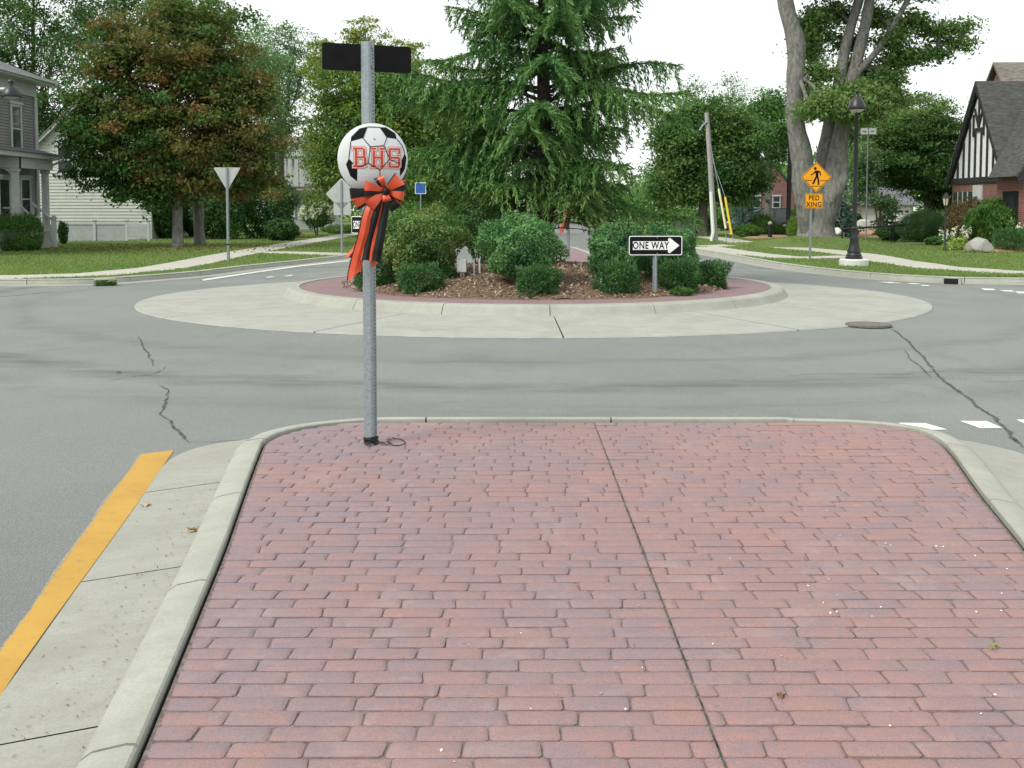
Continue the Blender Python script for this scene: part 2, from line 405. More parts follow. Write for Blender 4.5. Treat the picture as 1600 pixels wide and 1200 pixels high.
# ------------------------------------------------------------------ object helpers
def link(o, parent=None):
    COL.objects.link(o)
    if parent is not None:
        o.parent = parent
    return o
def tag(o, label=None, cat=None, group=None, kind=None):
    if label: o['label'] = label
    if cat: o['category'] = cat
    if group: o['group'] = group
    if kind: o['kind'] = kind
    return o
def empty(name, loc, label=None, cat=None, group=None, rz=0.0):
    o = bpy.data.objects.new(name, None)
    o.empty_display_size = 0.2
    o.location = loc
    o.rotation_euler = (0, 0, rz)
    link(o)
    return tag(o, label, cat, group)
class MB:
    def __init__(s):
        s.v, s.f = [], []
    def add(s, vs, fs):
        k = len(s.v)
        s.v += [tuple(x) for x in vs]
        s.f += [tuple(i + k for i in f) for f in fs]
        return s
    def box(s, x0, x1, y0, y1, z0, z1, m=None):
        vs = [Vector((x, y, z)) for z in (z0, z1) for x, y in ((x0, y0), (x1, y0), (x1, y1), (x0, y1))]
        if m is not None:
            vs = [m @ p for p in vs]
        return s.add(vs, [(3, 2, 1, 0), (4, 5, 6, 7), (0, 1, 5, 4), (1, 2, 6, 5), (2, 3, 7, 6), (3, 0, 4, 7)])
    def poly(s, pts):
        return s.add(pts, [tuple(range(len(pts)))])
    def extr(s, pts, vec):
        """flat polygon swept along a vector"""
        n = len(pts); vec = Vector(vec)
        vs = [Vector(p) for p in pts] + [Vector(p) + vec for p in pts]
        fs = [tuple(range(n - 1, -1, -1)), tuple(range(n, 2 * n))]
        fs += [(i, (i + 1) % n, n + (i + 1) % n, n + i) for i in range(n)]
        return s.add(vs, fs)
    def bar(s, a, b, w, h=None, up=(0, 0, 1)):
        a, b = Vector(a), Vector(b); h = w if h is None else h
        d = (b - a).normalized(); up = Vector(up)
        if abs(d.dot(up)) > 0.98: up = Vector((0, 1, 0))
        x = d.cross(up).normalized(); y = x.cross(d)
        vs = []
        for p in (a, b):
            for i, j in ((-1, -1), (1, -1), (1, 1), (-1, 1)):
                vs.append(p + x * (w / 2 * i) + y * (h / 2 * j))
        return s.add(vs, [(3, 2, 1, 0), (4, 5, 6, 7), (0, 1, 5, 4), (1, 2, 6, 5), (2, 3, 7, 6), (3, 0, 4, 7)])
    def tube(s, path, rad, n=8, cap=True):
        path = [Vector(p) for p in path]
        if not hasattr(rad, '__len__'): rad = [rad] * len(path)
        k0 = len(s.v); vs = []; fs = []
        ref = Vector((0.31, 0.93, 0.2)).normalized()
        for i, p in enumerate(path):
            a = path[max(0, i - 1)]; b = path[min(len(path) - 1, i + 1)]
            d = (b - a)
            d = d.normalized() if d.length > 1e-9 else Vector((0, 0, 1))
            if abs(d.dot(ref)) > 0.95: ref = Vector((0.9, 0.1, 0.3)).normalized()
            x = d.cross(ref).normalized(); y = d.cross(x)
            for j in range(n):
                t = 2 * math.pi * j / n
                vs.append(p + (x * math.cos(t) + y * math.sin(t)) * rad[i])
        for i in range(len(path) - 1):
            for j in range(n):
                fs.append((i * n + j, i * n + (j + 1) % n, (i + 1) * n + (j + 1) % n, (i + 1) * n + j))
        if cap:
            fs.append(tuple(range(n - 1, -1, -1))); fs.append(tuple(range((len(path) - 1) * n, len(path) * n)))
        return s.add(vs, fs)
    def lathe(s, prof, c=(0, 0, 0), n=20, sq=None):
        vs, fs = [], []
        for r, z in prof:
            for j in range(n):
                t = 2 * math.pi * j / n
                vs.append((c[0] + r * math.cos(t), c[1] + r * math.sin(t), c[2] + z))
        for i in range(len(prof) - 1):
            for j in range(n):
                fs.append((i * n + j, i * n + (j + 1) % n, (i + 1) * n + (j + 1) % n, (i + 1) * n + j))
        fs.append(tuple(range(n - 1, -1, -1))); fs.append(tuple(range((len(prof) - 1) * n, len(prof) * n)))
        return s.add(vs, fs)
    def strip(s, A, B):
        n = len(A)
        return s.add(list(A) + list(B), [(i, i + 1, n + i + 1, n + i) for i in range(n - 1)])
    def build(s, name, mat, parent=None, smooth=False, bevel=0.0, solid=0.0):
        me = bpy.data.meshes.new(name)
        me.from_pydata(s.v, [], s.f)
        if bevel or solid:
            bm = bmesh.new(); bm.from_mesh(me)
            bmesh.ops.recalc_face_normals(bm, faces=bm.faces)
            if solid:
                bmesh.ops.solidify(bm, geom=bm.faces[:], thickness=solid)
            if bevel:
                es = [e for e in bm.edges if len(e.link_faces) == 2 and e.calc_face_angle(0) > 0.5]
                bmesh.ops.bevel(bm, geom=es, offset=bevel, segments=2, affect='EDGES', profile=0.6)
            bm.to_mesh(me); bm.free()
        else:
            bm = bmesh.new(); bm.from_mesh(me)
            bmesh.ops.recalc_face_normals(bm, faces=bm.faces)
            bm.to_mesh(me); bm.free()
        me.materials.append(M[mat])
        if smooth:
            me.polygons.foreach_set('use_smooth', [True] * len(me.polygons))
            me.set_sharp_from_angle(angle=R(40))
        o = bpy.data.objects.new(name, me)
        return link(o, parent)
def local(parent, o):
    """keep a part built in world space where it stands under a moved parent"""
    o.parent = parent
    o.matrix_parent_inverse = parent_matrix(parent).inverted()
    return o
def parent_matrix(p):
    return Matrix.Translation(p.location) @ p.rotation_euler.to_matrix().to_4x4()
def struct(o, label=None):
    o['kind'] = 'structure'
    if label: o['label'] = label
    return o
def quads(name, V, tint, mat, parent=None, world_parent=None):
    """one mesh of many four-cornered leaves; V is (N,4,3)"""
    N = len(V)
    me = bpy.data.meshes.new(name)
    me.vertices.add(N * 4); me.loops.add(N * 4); me.polygons.add(N)
    me.vertices.foreach_set('co', np.ascontiguousarray(V, dtype=np.float32).ravel())
    me.loops.foreach_set('vertex_index', np.arange(N * 4, dtype=np.int32))
    me.polygons.foreach_set('loop_start', np.arange(0, N * 4, 4, dtype=np.int32))
    me.polygons.foreach_set('loop_total', np.full(N, 4, dtype=np.int32))
    a = me.attributes.new('tint', 'FLOAT', 'FACE')
    a.data.foreach_set('value', np.clip(tint, 0, 1).astype(np.float32))
    me.materials.append(M[mat])
    me.update(calc_edges=True)
    o = bpy.data.objects.new(name, me)
    link(o)
    if world_parent is not None:
        local(world_parent, o)
    elif parent is not None:
        o.parent = parent
    return o
def nrm(a):
    return a / np.maximum(np.linalg.norm(a, axis=1, keepdims=True), 1e-9)
def leaf_quads(c, ln, wd, rng, up=0.5, out=None, outw=0.5, droop=0.3, fold=0.12):
    N = len(c)
    n = rng.normal(size=(N, 3)) * 0.75
    n[:, 2] += up
    if out is not None:
        n += out * outw
    n = nrm(n)
    a = rng.normal(size=(N, 3)); a[:, 2] -= droop
    a = nrm(a - n * np.sum(a * n, axis=1, keepdims=True))
    b = np.cross(n, a)
    L = (ln * rng.uniform(0.65, 1.25, N))[:, None] * 0.5
    W = (wd * rng.uniform(0.7, 1.2, N))[:, None] * 0.5
    V = np.stack([c - a * L, c + b * W - n * fold * L, c + a * L, c - b * W - n * fold * L], axis=1)
    return V
def catmull(pts, step=0.35, closed=False, maxseg=0):
    pts = [Vector(p) for p in pts]
    if not closed and maxseg:
        q = [pts[0]]
        for a, b in zip(pts, pts[1:]):
            k = max(1, math.ceil((b - a).length / maxseg))
            q += [a.lerp(b, (i + 1) / k) for i in range(k)]
        pts = q
    out = []
    n = len(pts)
    for i in range(n - 1 if not closed else n):
        p0 = pts[(i - 1) % n] if closed or i > 0 else pts[0] * 2 - pts[1]
        p1, p2 = pts[i], pts[(i + 1) % n]
        p3 = pts[(i + 2) % n] if closed or i + 2 < n else p2 * 2 - p1
        k = max(1, int((p2 - p1).length / step))
        for j in range(k):
            t = j / k
            out.append(0.5 * ((2 * p1) + (p2 - p0) * t + (2 * p0 - 5 * p1 + 4 * p2 - p3) * t * t + (3 * p1 - p0 - 3 * p2 + p3) * t ** 3))
    if not closed: out.append(pts[-1])
    return out
def offset_path(path, d):
    """shift a flat path to its left by d"""
    out = []
    for i, p in enumerate(path):
        a = path[max(0, i - 1)]; b = path[min(len(path) - 1, i + 1)]
        t = (b - a); t.z = 0; t.normalize()
        out.append(Vector((p.x - t.y * d, p.y + t.x * d, p.z)))
    return out
def in_poly(x, y, poly):
    x = np.asarray(x); y = np.asarray(y)
    r = np.zeros(x.shape, bool)
    n = len(poly)
    for i in range(n):
        x0, y0 = poly[i][0], poly[i][1]; x1, y1 = poly[(i + 1) % n][0], poly[(i + 1) % n][1]
        c = ((y0 > y) != (y1 > y))
        with np.errstate(divide='ignore', invalid='ignore'):
            r ^= c & (x < (x1 - x0) * (y - y0) / (y1 - y0 + 1e-12) + x0)
    return r
def sheet(name, pts, z, mat, parent=None):
    """flat polygon (may be concave) at level z"""
    from mathutils.geometry import tessellate_polygon
    vs = [Vector((p[0], p[1], z)) for p in pts]
    tris = tessellate_polygon([vs])
    mb = MB(); mb.v = [tuple(v) for v in vs]; mb.f = [tuple(t) for t in tris]
    o = mb.build(name, mat, parent)
    for p in o.data.polygons:
        if p.normal.z < 0: p.flip()
    return o
def resample(path, ln):
    """cut a path into pieces of about ln; returns list of point lists"""
    L = [0.0]
    for a, b in zip(path, path[1:]): L.append(L[-1] + (b - a).length)
    tot = L[-1]; k = max(1, round(tot / ln)); out = []
    def at(s):
        s = min(max(s, 0), tot)
        for i in range(len(L) - 1):
            if s <= L[i + 1]:
                t = (s - L[i]) / max(1e-9, L[i + 1] - L[i]); return path[i].lerp(path[i + 1], t)
        return path[-1]
    gap = 0.008
    for i in range(k):
        s0, s1 = tot * i / k + gap, tot * (i + 1) / k - gap
        mid = [p for p, s in zip(path, L) if s0 + 0.05 < s < s1 - 0.05]
        out.append([at(s0)] + mid + [at(s1)])
    return out
def sweep(mb, path, prof):
    """profile [(offset to the left, z)] swept along a flat path, ends closed"""
    rows = [[Vector((q.x, q.y, z)) for q in offset_path(path, d)] for d, z in prof]
    n = len(path); m = len(prof)
    vs = [rows[j][i] for i in range(n) for j in range(m)]
    fs = [(i * m + j, i * m + j + 1, (i + 1) * m + j + 1, (i + 1) * m + j) for i in range(n - 1) for j in range(m - 1)]
    fs += [tuple(range(m)), tuple((n - 1) * m + j for j in range(m - 1, -1, -1))]
    return mb.add(vs, fs)

# ================================================================== SETTING: ground, roads, pavements
LAWN_Z = 0.12
struct(sheet('ground', [(-400, -150), (400, -150), (400, 600), (-400, 600)], -0.08, 'far_grass'), 'grassy ground reaching to the horizon')
road = struct(sheet('road', [(-90, -40), (90, -40), (90, 33), (11, 34), (11, 60), (9, 400), (-7, 400), (-9.5, 60), (-9.5, 34), (-90, 33)], 0.0, 'asphalt'), 'grey asphalt of the roundabout and its approach roads')

NWK = catmull([(-90, 23.8, 0), (-40, 23.8, 0), (-14, 23.8, 0), (-11, 23.85, 0), (-9.6, 24.15, 0), (-8.7, 25.5, 0), (-7.95, 27.2, 0), (-7.5, 29.5, 0), (-6.6, 32.5, 0), (-5.8, 35.7, 0), (-5.4, 40, 0), (-5.3, 50, 0), (-5.3, 90, 0), (-5.3, 400, 0)], 0.7, maxseg=2.2)
NEK = catmull([(7.0, 400, 0), (7.0, 90, 0), (7.0, 50, 0), (7.25, 42, 0), (7.5, 38, 0), (7.65, 34.5, 0), (7.8, 31.5, 0), (8.1, 29.2, 0), (8.6, 27.2, 0), (9.3, 25.6, 0), (10.4, 24.6, 0), (11.8, 24.2, 0), (14, 24.1, 0), (40, 24.1, 0), (90, 24.1, 0)], 0.7, maxseg=2.2)
SWK = catmull([(-9, -40, 0), (-9, -8, 0), (-9, 3, 0), (-9.6, 6, 0), (-11.5, 8.4, 0), (-14, 9, 0), (-90, 9, 0)], 0.7, maxseg=2.2)
NW = [tuple(p.xy) for p in NWK] + [(-400, 400), (-400, 24.2)]
NE = [tuple(p.xy) for p in NEK] + [(400, 26), (400, 400)]
struct(sheet('lawn', NW, LAWN_Z, 'lawn_grass'), 'mown lawn in front of the grey house')
struct(sheet('lawn', NE, LAWN_Z, 'lawn_grass'), 'mown lawn in front of the half-timbered house')
struct(sheet('lawn', [tuple(p.xy) for p in SWK] + [(-90, -40)], LAWN_Z, 'lawn_grass'), 'lawn on the near corner outside the view')

# the kerb: left of the path is the verge.  profile offsets run from the road face inwards
KPROF = [(-0.02, -0.03), (0.0, 0.10), (0.025, 0.128), (0.05, 0.135), (0.19, 0.135), (0.20, 0.05)]
def kerb(path, label, seg=2.4, prof=KPROF, mat='kerb_concrete', gutter=0.45, core=0.03):
    near = [p for p in path if -45 < p.x < 45 and -6 < p.y < 70]
    mb = MB(); sweep(mb, near, [(0.03, -0.03), (0.03, prof[3][1] - core), (0.17, prof[3][1] - core), (0.17, -0.03)])
    k = struct(mb.build('kerb', 'joint_dark'), label)
    for s in resample(near, seg):
        m = MB(); sweep(m, s, prof)
        m.build('kerb_segment', mat, k, smooth=True)
    if gutter:
        m = MB(); m.strip([p + Vector((0, 0, 0.012)) for p in offset_path(near, -0.01)], [p + Vector((0, 0, 0.004)) for p in offset_path(near, -gutter)])
        m.build('gutter', 'gutter_concrete', k)
    return k
kerb(NWK, 'concrete kerb and gutter along the left-hand lawn')
kerb(NEK, 'concrete kerb and gutter along the right-hand lawn')
kerb(SWK, 'concrete kerb of the near corner outside the view')

# pavements laid as slabs
WALK_POLYS = []
def walk(path, width, slab, label, mat='walk_concrete', z=LAWN_Z):
    path = [Vector((p[0], p[1], 0)) for p in path]
    path = catmull(path, 0.5, maxseg=2.2) if len(path) > 2 else [path[0].lerp(path[1], i / 20) for i in range(21)]
    l = offset_path(path, width / 2); r = offset_path(path, -width / 2)
    WALK_POLYS.append([(p.x, p.y) for p in l] + [(p.x, p.y) for p in reversed(r)])
    mb = MB(); sweep(mb, path, [(-width / 2 + 0.01, z - 0.05), (-width / 2 + 0.01, z + 0.006), (width / 2 - 0.01, z + 0.006), (width / 2 - 0.01, z - 0.05)])
    base = struct(mb.build('pavement', 'joint_dark'), label)
    for s in resample(path, slab):
        m = MB(); h = z + 0.02 + random.uniform(-0.003, 0.003)
        sweep(m, s, [(-width / 2, z - 0.03), (-width / 2, h - 0.006), (-width / 2 + 0.01, h), (width / 2 - 0.01, h), (width / 2, h - 0.006), (width / 2, z - 0.03)])
        m.build('paving_slab', mat, base)
walk([(-45, 24.66), (-14, 24.66), (-11.5, 24.72), (-10.2, 25.6), (-9.45, 28.2), (-9.45, 31), (-9.65, 35), (-9.8, 40), (-9.9, 75)], 1.3, 1.5, 'light concrete pavement curving round the left-hand lawn')
walk([(-9.15, 38.9), (-7.4, 37.8), (-5.7, 36.7)], 1.35, 1.5, 'short concrete walk from the pavement to the left-hand crossing')
walk([(45, 26.0), (15, 26.0), (12.6, 26.5), (11.6, 28.6), (11.6, 32), (12.0, 36), (11.9, 39.5), (11.2, 44), (10.9, 50), (10.9, 75)], 1.35, 1.5, 'light concrete pavement curving round the right-hand lawn')
walk([(7.95, 43.6), (8.2, 40), (8.45, 36.8), (9.0, 34.6), (10.0, 34.3), (11.4, 35.2)], 1.25, 1.6, 'concrete crossing ramp beside the pedestrian sign')
walk([(10.3, 46.5), (7.9, 44.2)], 1.4, 1.4, 'concrete ramp running to the far crossing')
walk([(13.2, 44.0), (16.5, 47.5), (20.5, 49.5)], 1.1, 1.3, 'curved garden walk behind the black handrail')

# ------------------------------------------------------------------ truck apron, island kerb, brick ring, mulch
def ring_sector(a0, a1, r0, r1, z0, z1, n=8):
    A, B = [], []
    for i in range(n + 1):
        a = a0 + (a1 - a0) * i / n
        A.append(ISL + Vector((math.cos(a) * r0, math.sin(a) * r0, z0)))
        B.append(ISL + Vector((math.cos(a) * r1, math.sin(a) * r1, z1)))
    return A, B
def apron_rows(a0, a1, f0, f1, z0, z1, n=12):
    # inner edge follows the island, the outer edge is a slightly squashed circle lying nearer to the viewer
    A, B = [], []
    for i in range(n + 1):
        a = a0 + (a1 - a0) * i / n
        inn = ISL + Vector((math.cos(a) * 4.8, math.sin(a) * 4.8, 0)); out = Vector((0.38 + 7.35 * math.cos(a), 20.4 + 6.3 * math.sin(a), 0))
        A.append(inn.lerp(out, f0) + Vector((0, 0, z0))); B.append(inn.lerp(out, f1) + Vector((0, 0, z1)))
    return A, B
m = MB(); A, B = apron_rows(0, 2 * math.pi, 0.0, 1.008, 0.035, 0.003, 96); m.strip(A, B)
apron = struct(m.build('truck_apron', 'joint_dark'), 'pale concrete apron round the central island')
NP = 13; off = R(-87.6)
for i in range(NP):
    a0 = off + 2 * math.pi * i / NP; a1 = a0 + 2 * math.pi / NP
    g = 0.009 / 6.5
    m = MB()
    A, B = apron_rows(a0 + g, a1 - g, 0.0, 1.0, 0.062, 0.022)
    C, D = apron_rows(a0 + g, a1 - g, 1.0, 1.007, 0.022, 0.0)
    m.strip(A, B); m.strip(C, D)
    m.build('concrete_panel', 'apron_concrete', apron)
m = MB(); A, B = ring_sector(0, 2 * math.pi, 4.8, 4.8, 0.0, 0.17, 96); m.strip(A, B)
ik = struct(m.build('island_kerb', 'joint_dark'), 'raised concrete kerb of the central island')
NS = 18; off = R(-88.3)
for i in range(NS):
    a0 = off + 2 * math.pi * i / NS; a1 = a0 + 2 * math.pi / NS
    g = 0.006 / 5
    m = MB()
    prof = [(5.04, 0.03), (4.99, 0.10), (4.94, 0.185), (4.90, 0.208), (4.85, 0.215), (4.70, 0.215), (4.68, 0.15)]
    rows = []
    for r, z in prof:
        rows.append(ring_sector(a0 + g, a1 - g, r, r, z, z, 10)[0])
    for p, q in zip(rows, rows[1:]): m.strip(p, q)
    m.add([r[0] for r in rows], [tuple(range(len(rows)))]); m.add([r[-1] for r in rows], [tuple(range(len(rows)))])
    m.build('kerb_segment', 'kerb_concrete', ik, smooth=True)
m = MB(); A, B = ring_sector(0, 2 * math.pi, 3.6, 4.7, 0.205, 0.20, 72); m.strip(A, B)
struct(m.build('brick_ring', 'ring_brick'), 'mauve brick band round the planting bed')
def bed_z(x, y):
    r2 = ((x - ISL.x) ** 2 + (y - ISL.y) ** 2) / 3.95 ** 2
    return 0.17 + 0.42 * np.maximum(0, 1 - r2)
m = MB()
rr = np.linspace(0, 3.82, 22); na = 60
vs = []
for r in rr:
    for j in range(na):
        a = 2 * math.pi * j / na
        rj = r + (0.07 * math.sin(5 * a) + 0.05 * math.sin(11 * a + 1) if r > 3.4 else 0)
        x, y = ISL.x + rj * math.cos(a), ISL.y + rj * math.sin(a)
        vs.append((x, y, float(bed_z(x, y)) + random.uniform(-0.02, 0.02) + (0.035 if r < 3.75 else 0)))
fs = [(i * na + j, i * na + (j + 1) % na, (i + 1) * na + (j + 1) % na, (i + 1) * na + j) for i in range(len(rr) - 1) for j in range(na)]
m.add(vs, fs)
struct(m.build('mulch_bed', 'mulch', smooth=True), 'brown mulched planting bed mounded on the island')
rng = np.random.default_rng(11)
N = 9000
a = rng.uniform(0, 2 * math.pi, N); r = 3.9 * np.sqrt(rng.uniform(0, 1, N))
x = ISL.x + r * np.cos(a); y = ISL.y + r * np.sin(a)
c = np.stack([x, y, bed_z(x, y) + 0.045 + rng.uniform(0, 0.02, N)], 1)
tag(quads('wood_chips', leaf_quads(c, 0.075, 0.032, rng, up=1.6), rng.beta(2, 2, N), 'chip'), 'loose tan wood chips and leaves over the bed', 'mulch', kind='stuff')

# ------------------------------------------------------------------ road details: manhole, drains, paint, cracks
def on_path(u, v, z=0.0):
    return G(u, v, z)
mc = G(1357, 508, 0.02)
t = empty('manhole_cover', mc + Vector((0, 0, 0.012)), 'dark iron manhole cover set in the edge of the pale apron', 'manhole cover')
m = MB(); m.lathe([(0.33, -0.02), (0.33, 0.008), (0.29, 0.008), (0.285, 0.002)], n=32); m.build('rim', 'cast_iron', t)
m = MB(); m.lathe([(0.28, -0.02), (0.28, 0.006), (0.24, 0.007), (0.235, 0.003), (0.16, 0.003), (0.155, 0.008), (0.05, 0.008)], n=32); m.build('lid', 'cast_iron', t)
def drain(u0, v0, u1, v1, label, leaves=False):
    p, q = G(u0, v0, 0.0), G(u1, v1, 0.0)
    mid = (p + q) / 2; d = (q - p); w = d.length; rz = math.atan2(d.y, d.x)
    t = empty('storm_drain', mid, label, 'storm drain', rz=rz)
    m = MB(); m.box(-w / 2, w / 2, -0.03, 0.24, 0.128, 0.15); m.build('hood', 'kerb_concrete', t, bevel=0.008)
    m = MB(); m.box(-w / 2, w / 2, -0.028, 0.06, 0.003, 0.128); m.build('opening', 'hole_black', t)
    for sx in (-1, 1):
        m = MB(); m.box(sx * w / 2 - 0.03, sx * w / 2 + 0.03, -0.045, 0.1, 0.0, 0.127); m.build('jamb', 'kerb_concrete', t)
    if leaves:
        rg = np.random.default_rng(3); n = 160
        c = np.stack([rg.uniform(-w / 2, w / 2, n), rg.uniform(-0.12, -0.06, n), rg.uniform(0.02, 0.12, n)], 1)
        quads('trapped_leaves', leaf_quads(c, 0.09, 0.05, rg), rg.uniform(0, 1, n), 'leaf_burning', parent=t)['kind'] = 'stuff'
drain(148, 447, 181, 446, 'kerb drain with green leaves caught in it, by the left-hand lawn', True)
drain(1473, 443.5, 1500, 444.5, 'dark open kerb drain by the right-hand lawn')

# yellow edge line beside the near island
ylw = [((-60, 1112), (-40, 1150)), ((0, 1019), (0, 1088)), ((60, 935), (62, 997)), ((150, 806), (205, 800)), ((222, 709), (272, 703))]
Lp = [G(*a, 0.004) for a, b in ylw]; Rp = [G(*b, 0.004) for a, b in ylw]
Lp = catmull([p + (p - Rp[0]) * 0 for p in Lp], 0.12); 
Rp = catmull(Rp, 0.12)
k = min(len(Lp), len(Rp))
def resn(path, n):
    L = [0.0]
    for a, b in zip(path, path[1:]): L.append(L[-1] + (b - a).length)
    out = []
    for i in range(n):
        s = L[-1] * i / (n - 1)
        for j in range(len(L) - 1):
            if s <= L[j + 1] + 1e-9:
                out.append(path[j].lerp(path[j + 1], (s - L[j]) / max(1e-9, L[j + 1] - L[j]))); break
    return out
Lp, Rp = resn(Lp, 160), resn(Rp, 160)
rg = random.Random(5)
Lp2 = []; jw = 0.0
for p, q in zip(Lp, Rp):
    jw = jw * 0.9 + rg.uniform(-0.0018, 0.0018)
    Lp2.append(p + (q - p).normalized() * (jw + (rg.uniform(0, 0.006) if rg.random() < 0.06 else 0)))
Lp = Lp2
m = MB(); m.strip(Lp, Rp)
struct(m.build('edge_line', 'yellow_paint'), 'yellow painted line beside the near kerb')
# ghost of an older line showing at its edge
fr = [0.016 + 0.005 * math.sin(i * 0.13) for i in range(160)]
m = MB(); m.strip([p - (q - p).normalized() * f_ + Vector((0, 0, -0.002)) for p, q, f_ in zip(Lp, Rp, fr)], [p + (q - p).normalized() * 0.03 + Vector((0, 0, -0.002)) for p, q in zip(Lp, Rp)])
_m, _n, _l, _b = _new('old_yellow')
_l.new(ramp(_n, _l, noise(_n, _l, 42, 5, 0.8), [(0.44, (0.185, 0.195, 0.185)), (0.56, (0.34, 0.28, 0.15))]), _b.inputs['Base Color'])
_b.inputs['Roughness'].default_value = 0.85
struct(m.build('old_edge_line', 'old_yellow'), 'worn older paint at the edge of the yellow line')
for q in ([(1403, 660.5), (1445, 661), (1480, 671), (1438, 671.5)], [(1500, 657.5), (1542, 658), (1566, 668.5), (1532, 669)], [(1588, 655.5), (1640, 656), (1660, 666), (1606, 664)]):
    m = MB(); m.poly([G(*p, 0.004) for p in q]); struct(m.build('yield_dash', 'white_paint'), 'white painted give-way dash on the asphalt')
for q in ([(1370, 440), (1392, 440.5), (1412, 442.5), (1390, 442.5)], [(1415, 442), (1432, 442.5), (1440, 444), (1424, 444)], [(1438, 445), (1450, 445.3), (1453, 447), (1440, 446.6)],
          [(1532, 450.5), (1552, 451), (1556, 453.5), (1538, 453.5)], [(1562, 453), (1580, 453.5), (1586, 456), (1570, 455.6)], [(1586, 455), (1604, 455.5), (1612, 459), (1590, 458.4)],
          [(414, 433.2), (426, 431.4), (430, 432.4), (418, 434.0)], [(443, 431.2), (455, 429.4), (459, 430.4), (447, 432.0)]):
    m = MB(); m.poly([G(*p, 0.008) for p in q]); struct(m.build('yield_dash', 'worn_white_paint'), 'short worn white dash on the far side of the roundabout')
m = MB(); A = [G(u, v, 0.01) for u, v in ((315, 436.5), (400, 424), (470, 414.5), (545, 407))]; Bq = [G(u, v, 0.01) for u, v in ((318, 438.8), (402, 425.8), (472, 416), (547, 408.2))]
m.strip(A, Bq); struct(m.build('edge_line', 'worn_white_paint'), 'worn white line along the left-hand kerb')

def crack(pts, w, label, seed, branch=0):
    rg = random.Random(seed)
    path = catmull([G(u, v, 0.0045) for u, v in pts], 0.06)
    a, b = [], []
    o1, o2 = offset_path(path, 1.0), None
    jl = 0.0
    for i, p in enumerate(path):
        d = (o1[i] - p)
        jl = jl * 0.7 + rg.uniform(-0.011, 0.011)
        ww = w * rg.uniform(0.3, 1.3) * (1 if 2 < i < len(path) - 3 else 0.3)
        a.append(p + d * (jl + ww / 2)); b.append(p + d * (jl - ww / 2))
    m = MB(); m.strip(a, b)
    o = m.build('crack', 'crack_fill', road)
    return o
crack([(1394, 514), (1412, 527), (1440, 556), (1470, 588), (1500, 612), (1530, 636), (1552, 652), (1580, 680), (1604, 703)], 0.034, '', 1)
crack([(1412, 545), (1424, 562), (1440, 575), (1452, 590)], 0.014, '', 2)
crack([(217, 525), (222, 540), (232, 556), (241, 571)], 0.022, '', 3)
crack([(262, 570), (250, 580), (225, 586), (190, 590), (150, 600)], 0.010, '', 4)
crack([(249, 602), (262, 611), (258, 632), (253, 646), (268, 660), (285, 678), (297, 690)], 0.022, '', 5)
crack([(297, 690), (330, 690), (352, 688), (383, 687)], 0.018, '', 6)
crack([(0, 586), (40, 580), (90, 578)], 0.008, '', 7)
crack([(1210, 590), (1270, 584), (1340, 583), (1400, 585), (1480, 578), (1560, 577), (1620, 577)], 0.010, '', 8)
crack([(1500, 592), (1560, 596), (1620, 594)], 0.012, '', 9)
crack([(100, 455), (60, 458), (20, 462), (-20, 464)], 0.05, '', 10)

# ================================================================== NEAR SPLITTER ISLAND
BZ = 0.10        # top of the paving
def xl(y):       # left inner edge
    return float(np.interp(y, [-4, 3.1, 5.0, 6.4, 7.0, 7.35, 7.6, 7.8, 7.95, 8.06], [-0.25, -1.12, -1.38, -1.60, -1.69, -1.74, -1.70, -1.58, -1.40, -1.15]))
def xr(y):
    return float(np.interp(y, [-4, 3.1, 5.19, 6.09, 7.0, 7.3, 7.5, 7.65, 7.8, 7.9, 7.98, 8.04, 8.06], [0.6, 2.02, 2.52, 2.72, 2.95, 3.01, 3.03, 3.02, 2.95, 2.84, 2.66, 2.4, 2.1]))
ys = list(np.linspace(-4, 7.2, 40)) + list(np.linspace(7.3, 8.06, 12))
inner = [Vector((xl(y), y, 0)) for y in ys] + [Vector((x, 8.09 - 0.0 * x, 0)) for x in np.linspace(-0.9, 2.2, 10)] + [Vector((xr(y), y, 0)) for y in reversed(ys)]
inner = resn(catmull(inner, 0.1), 260)
base = struct(sheet('splitter_island', [(p.x, p.y) for p in inner], BZ - 0.011, 'joint_grime'), 'near traffic island paved with mauve stamped brick')
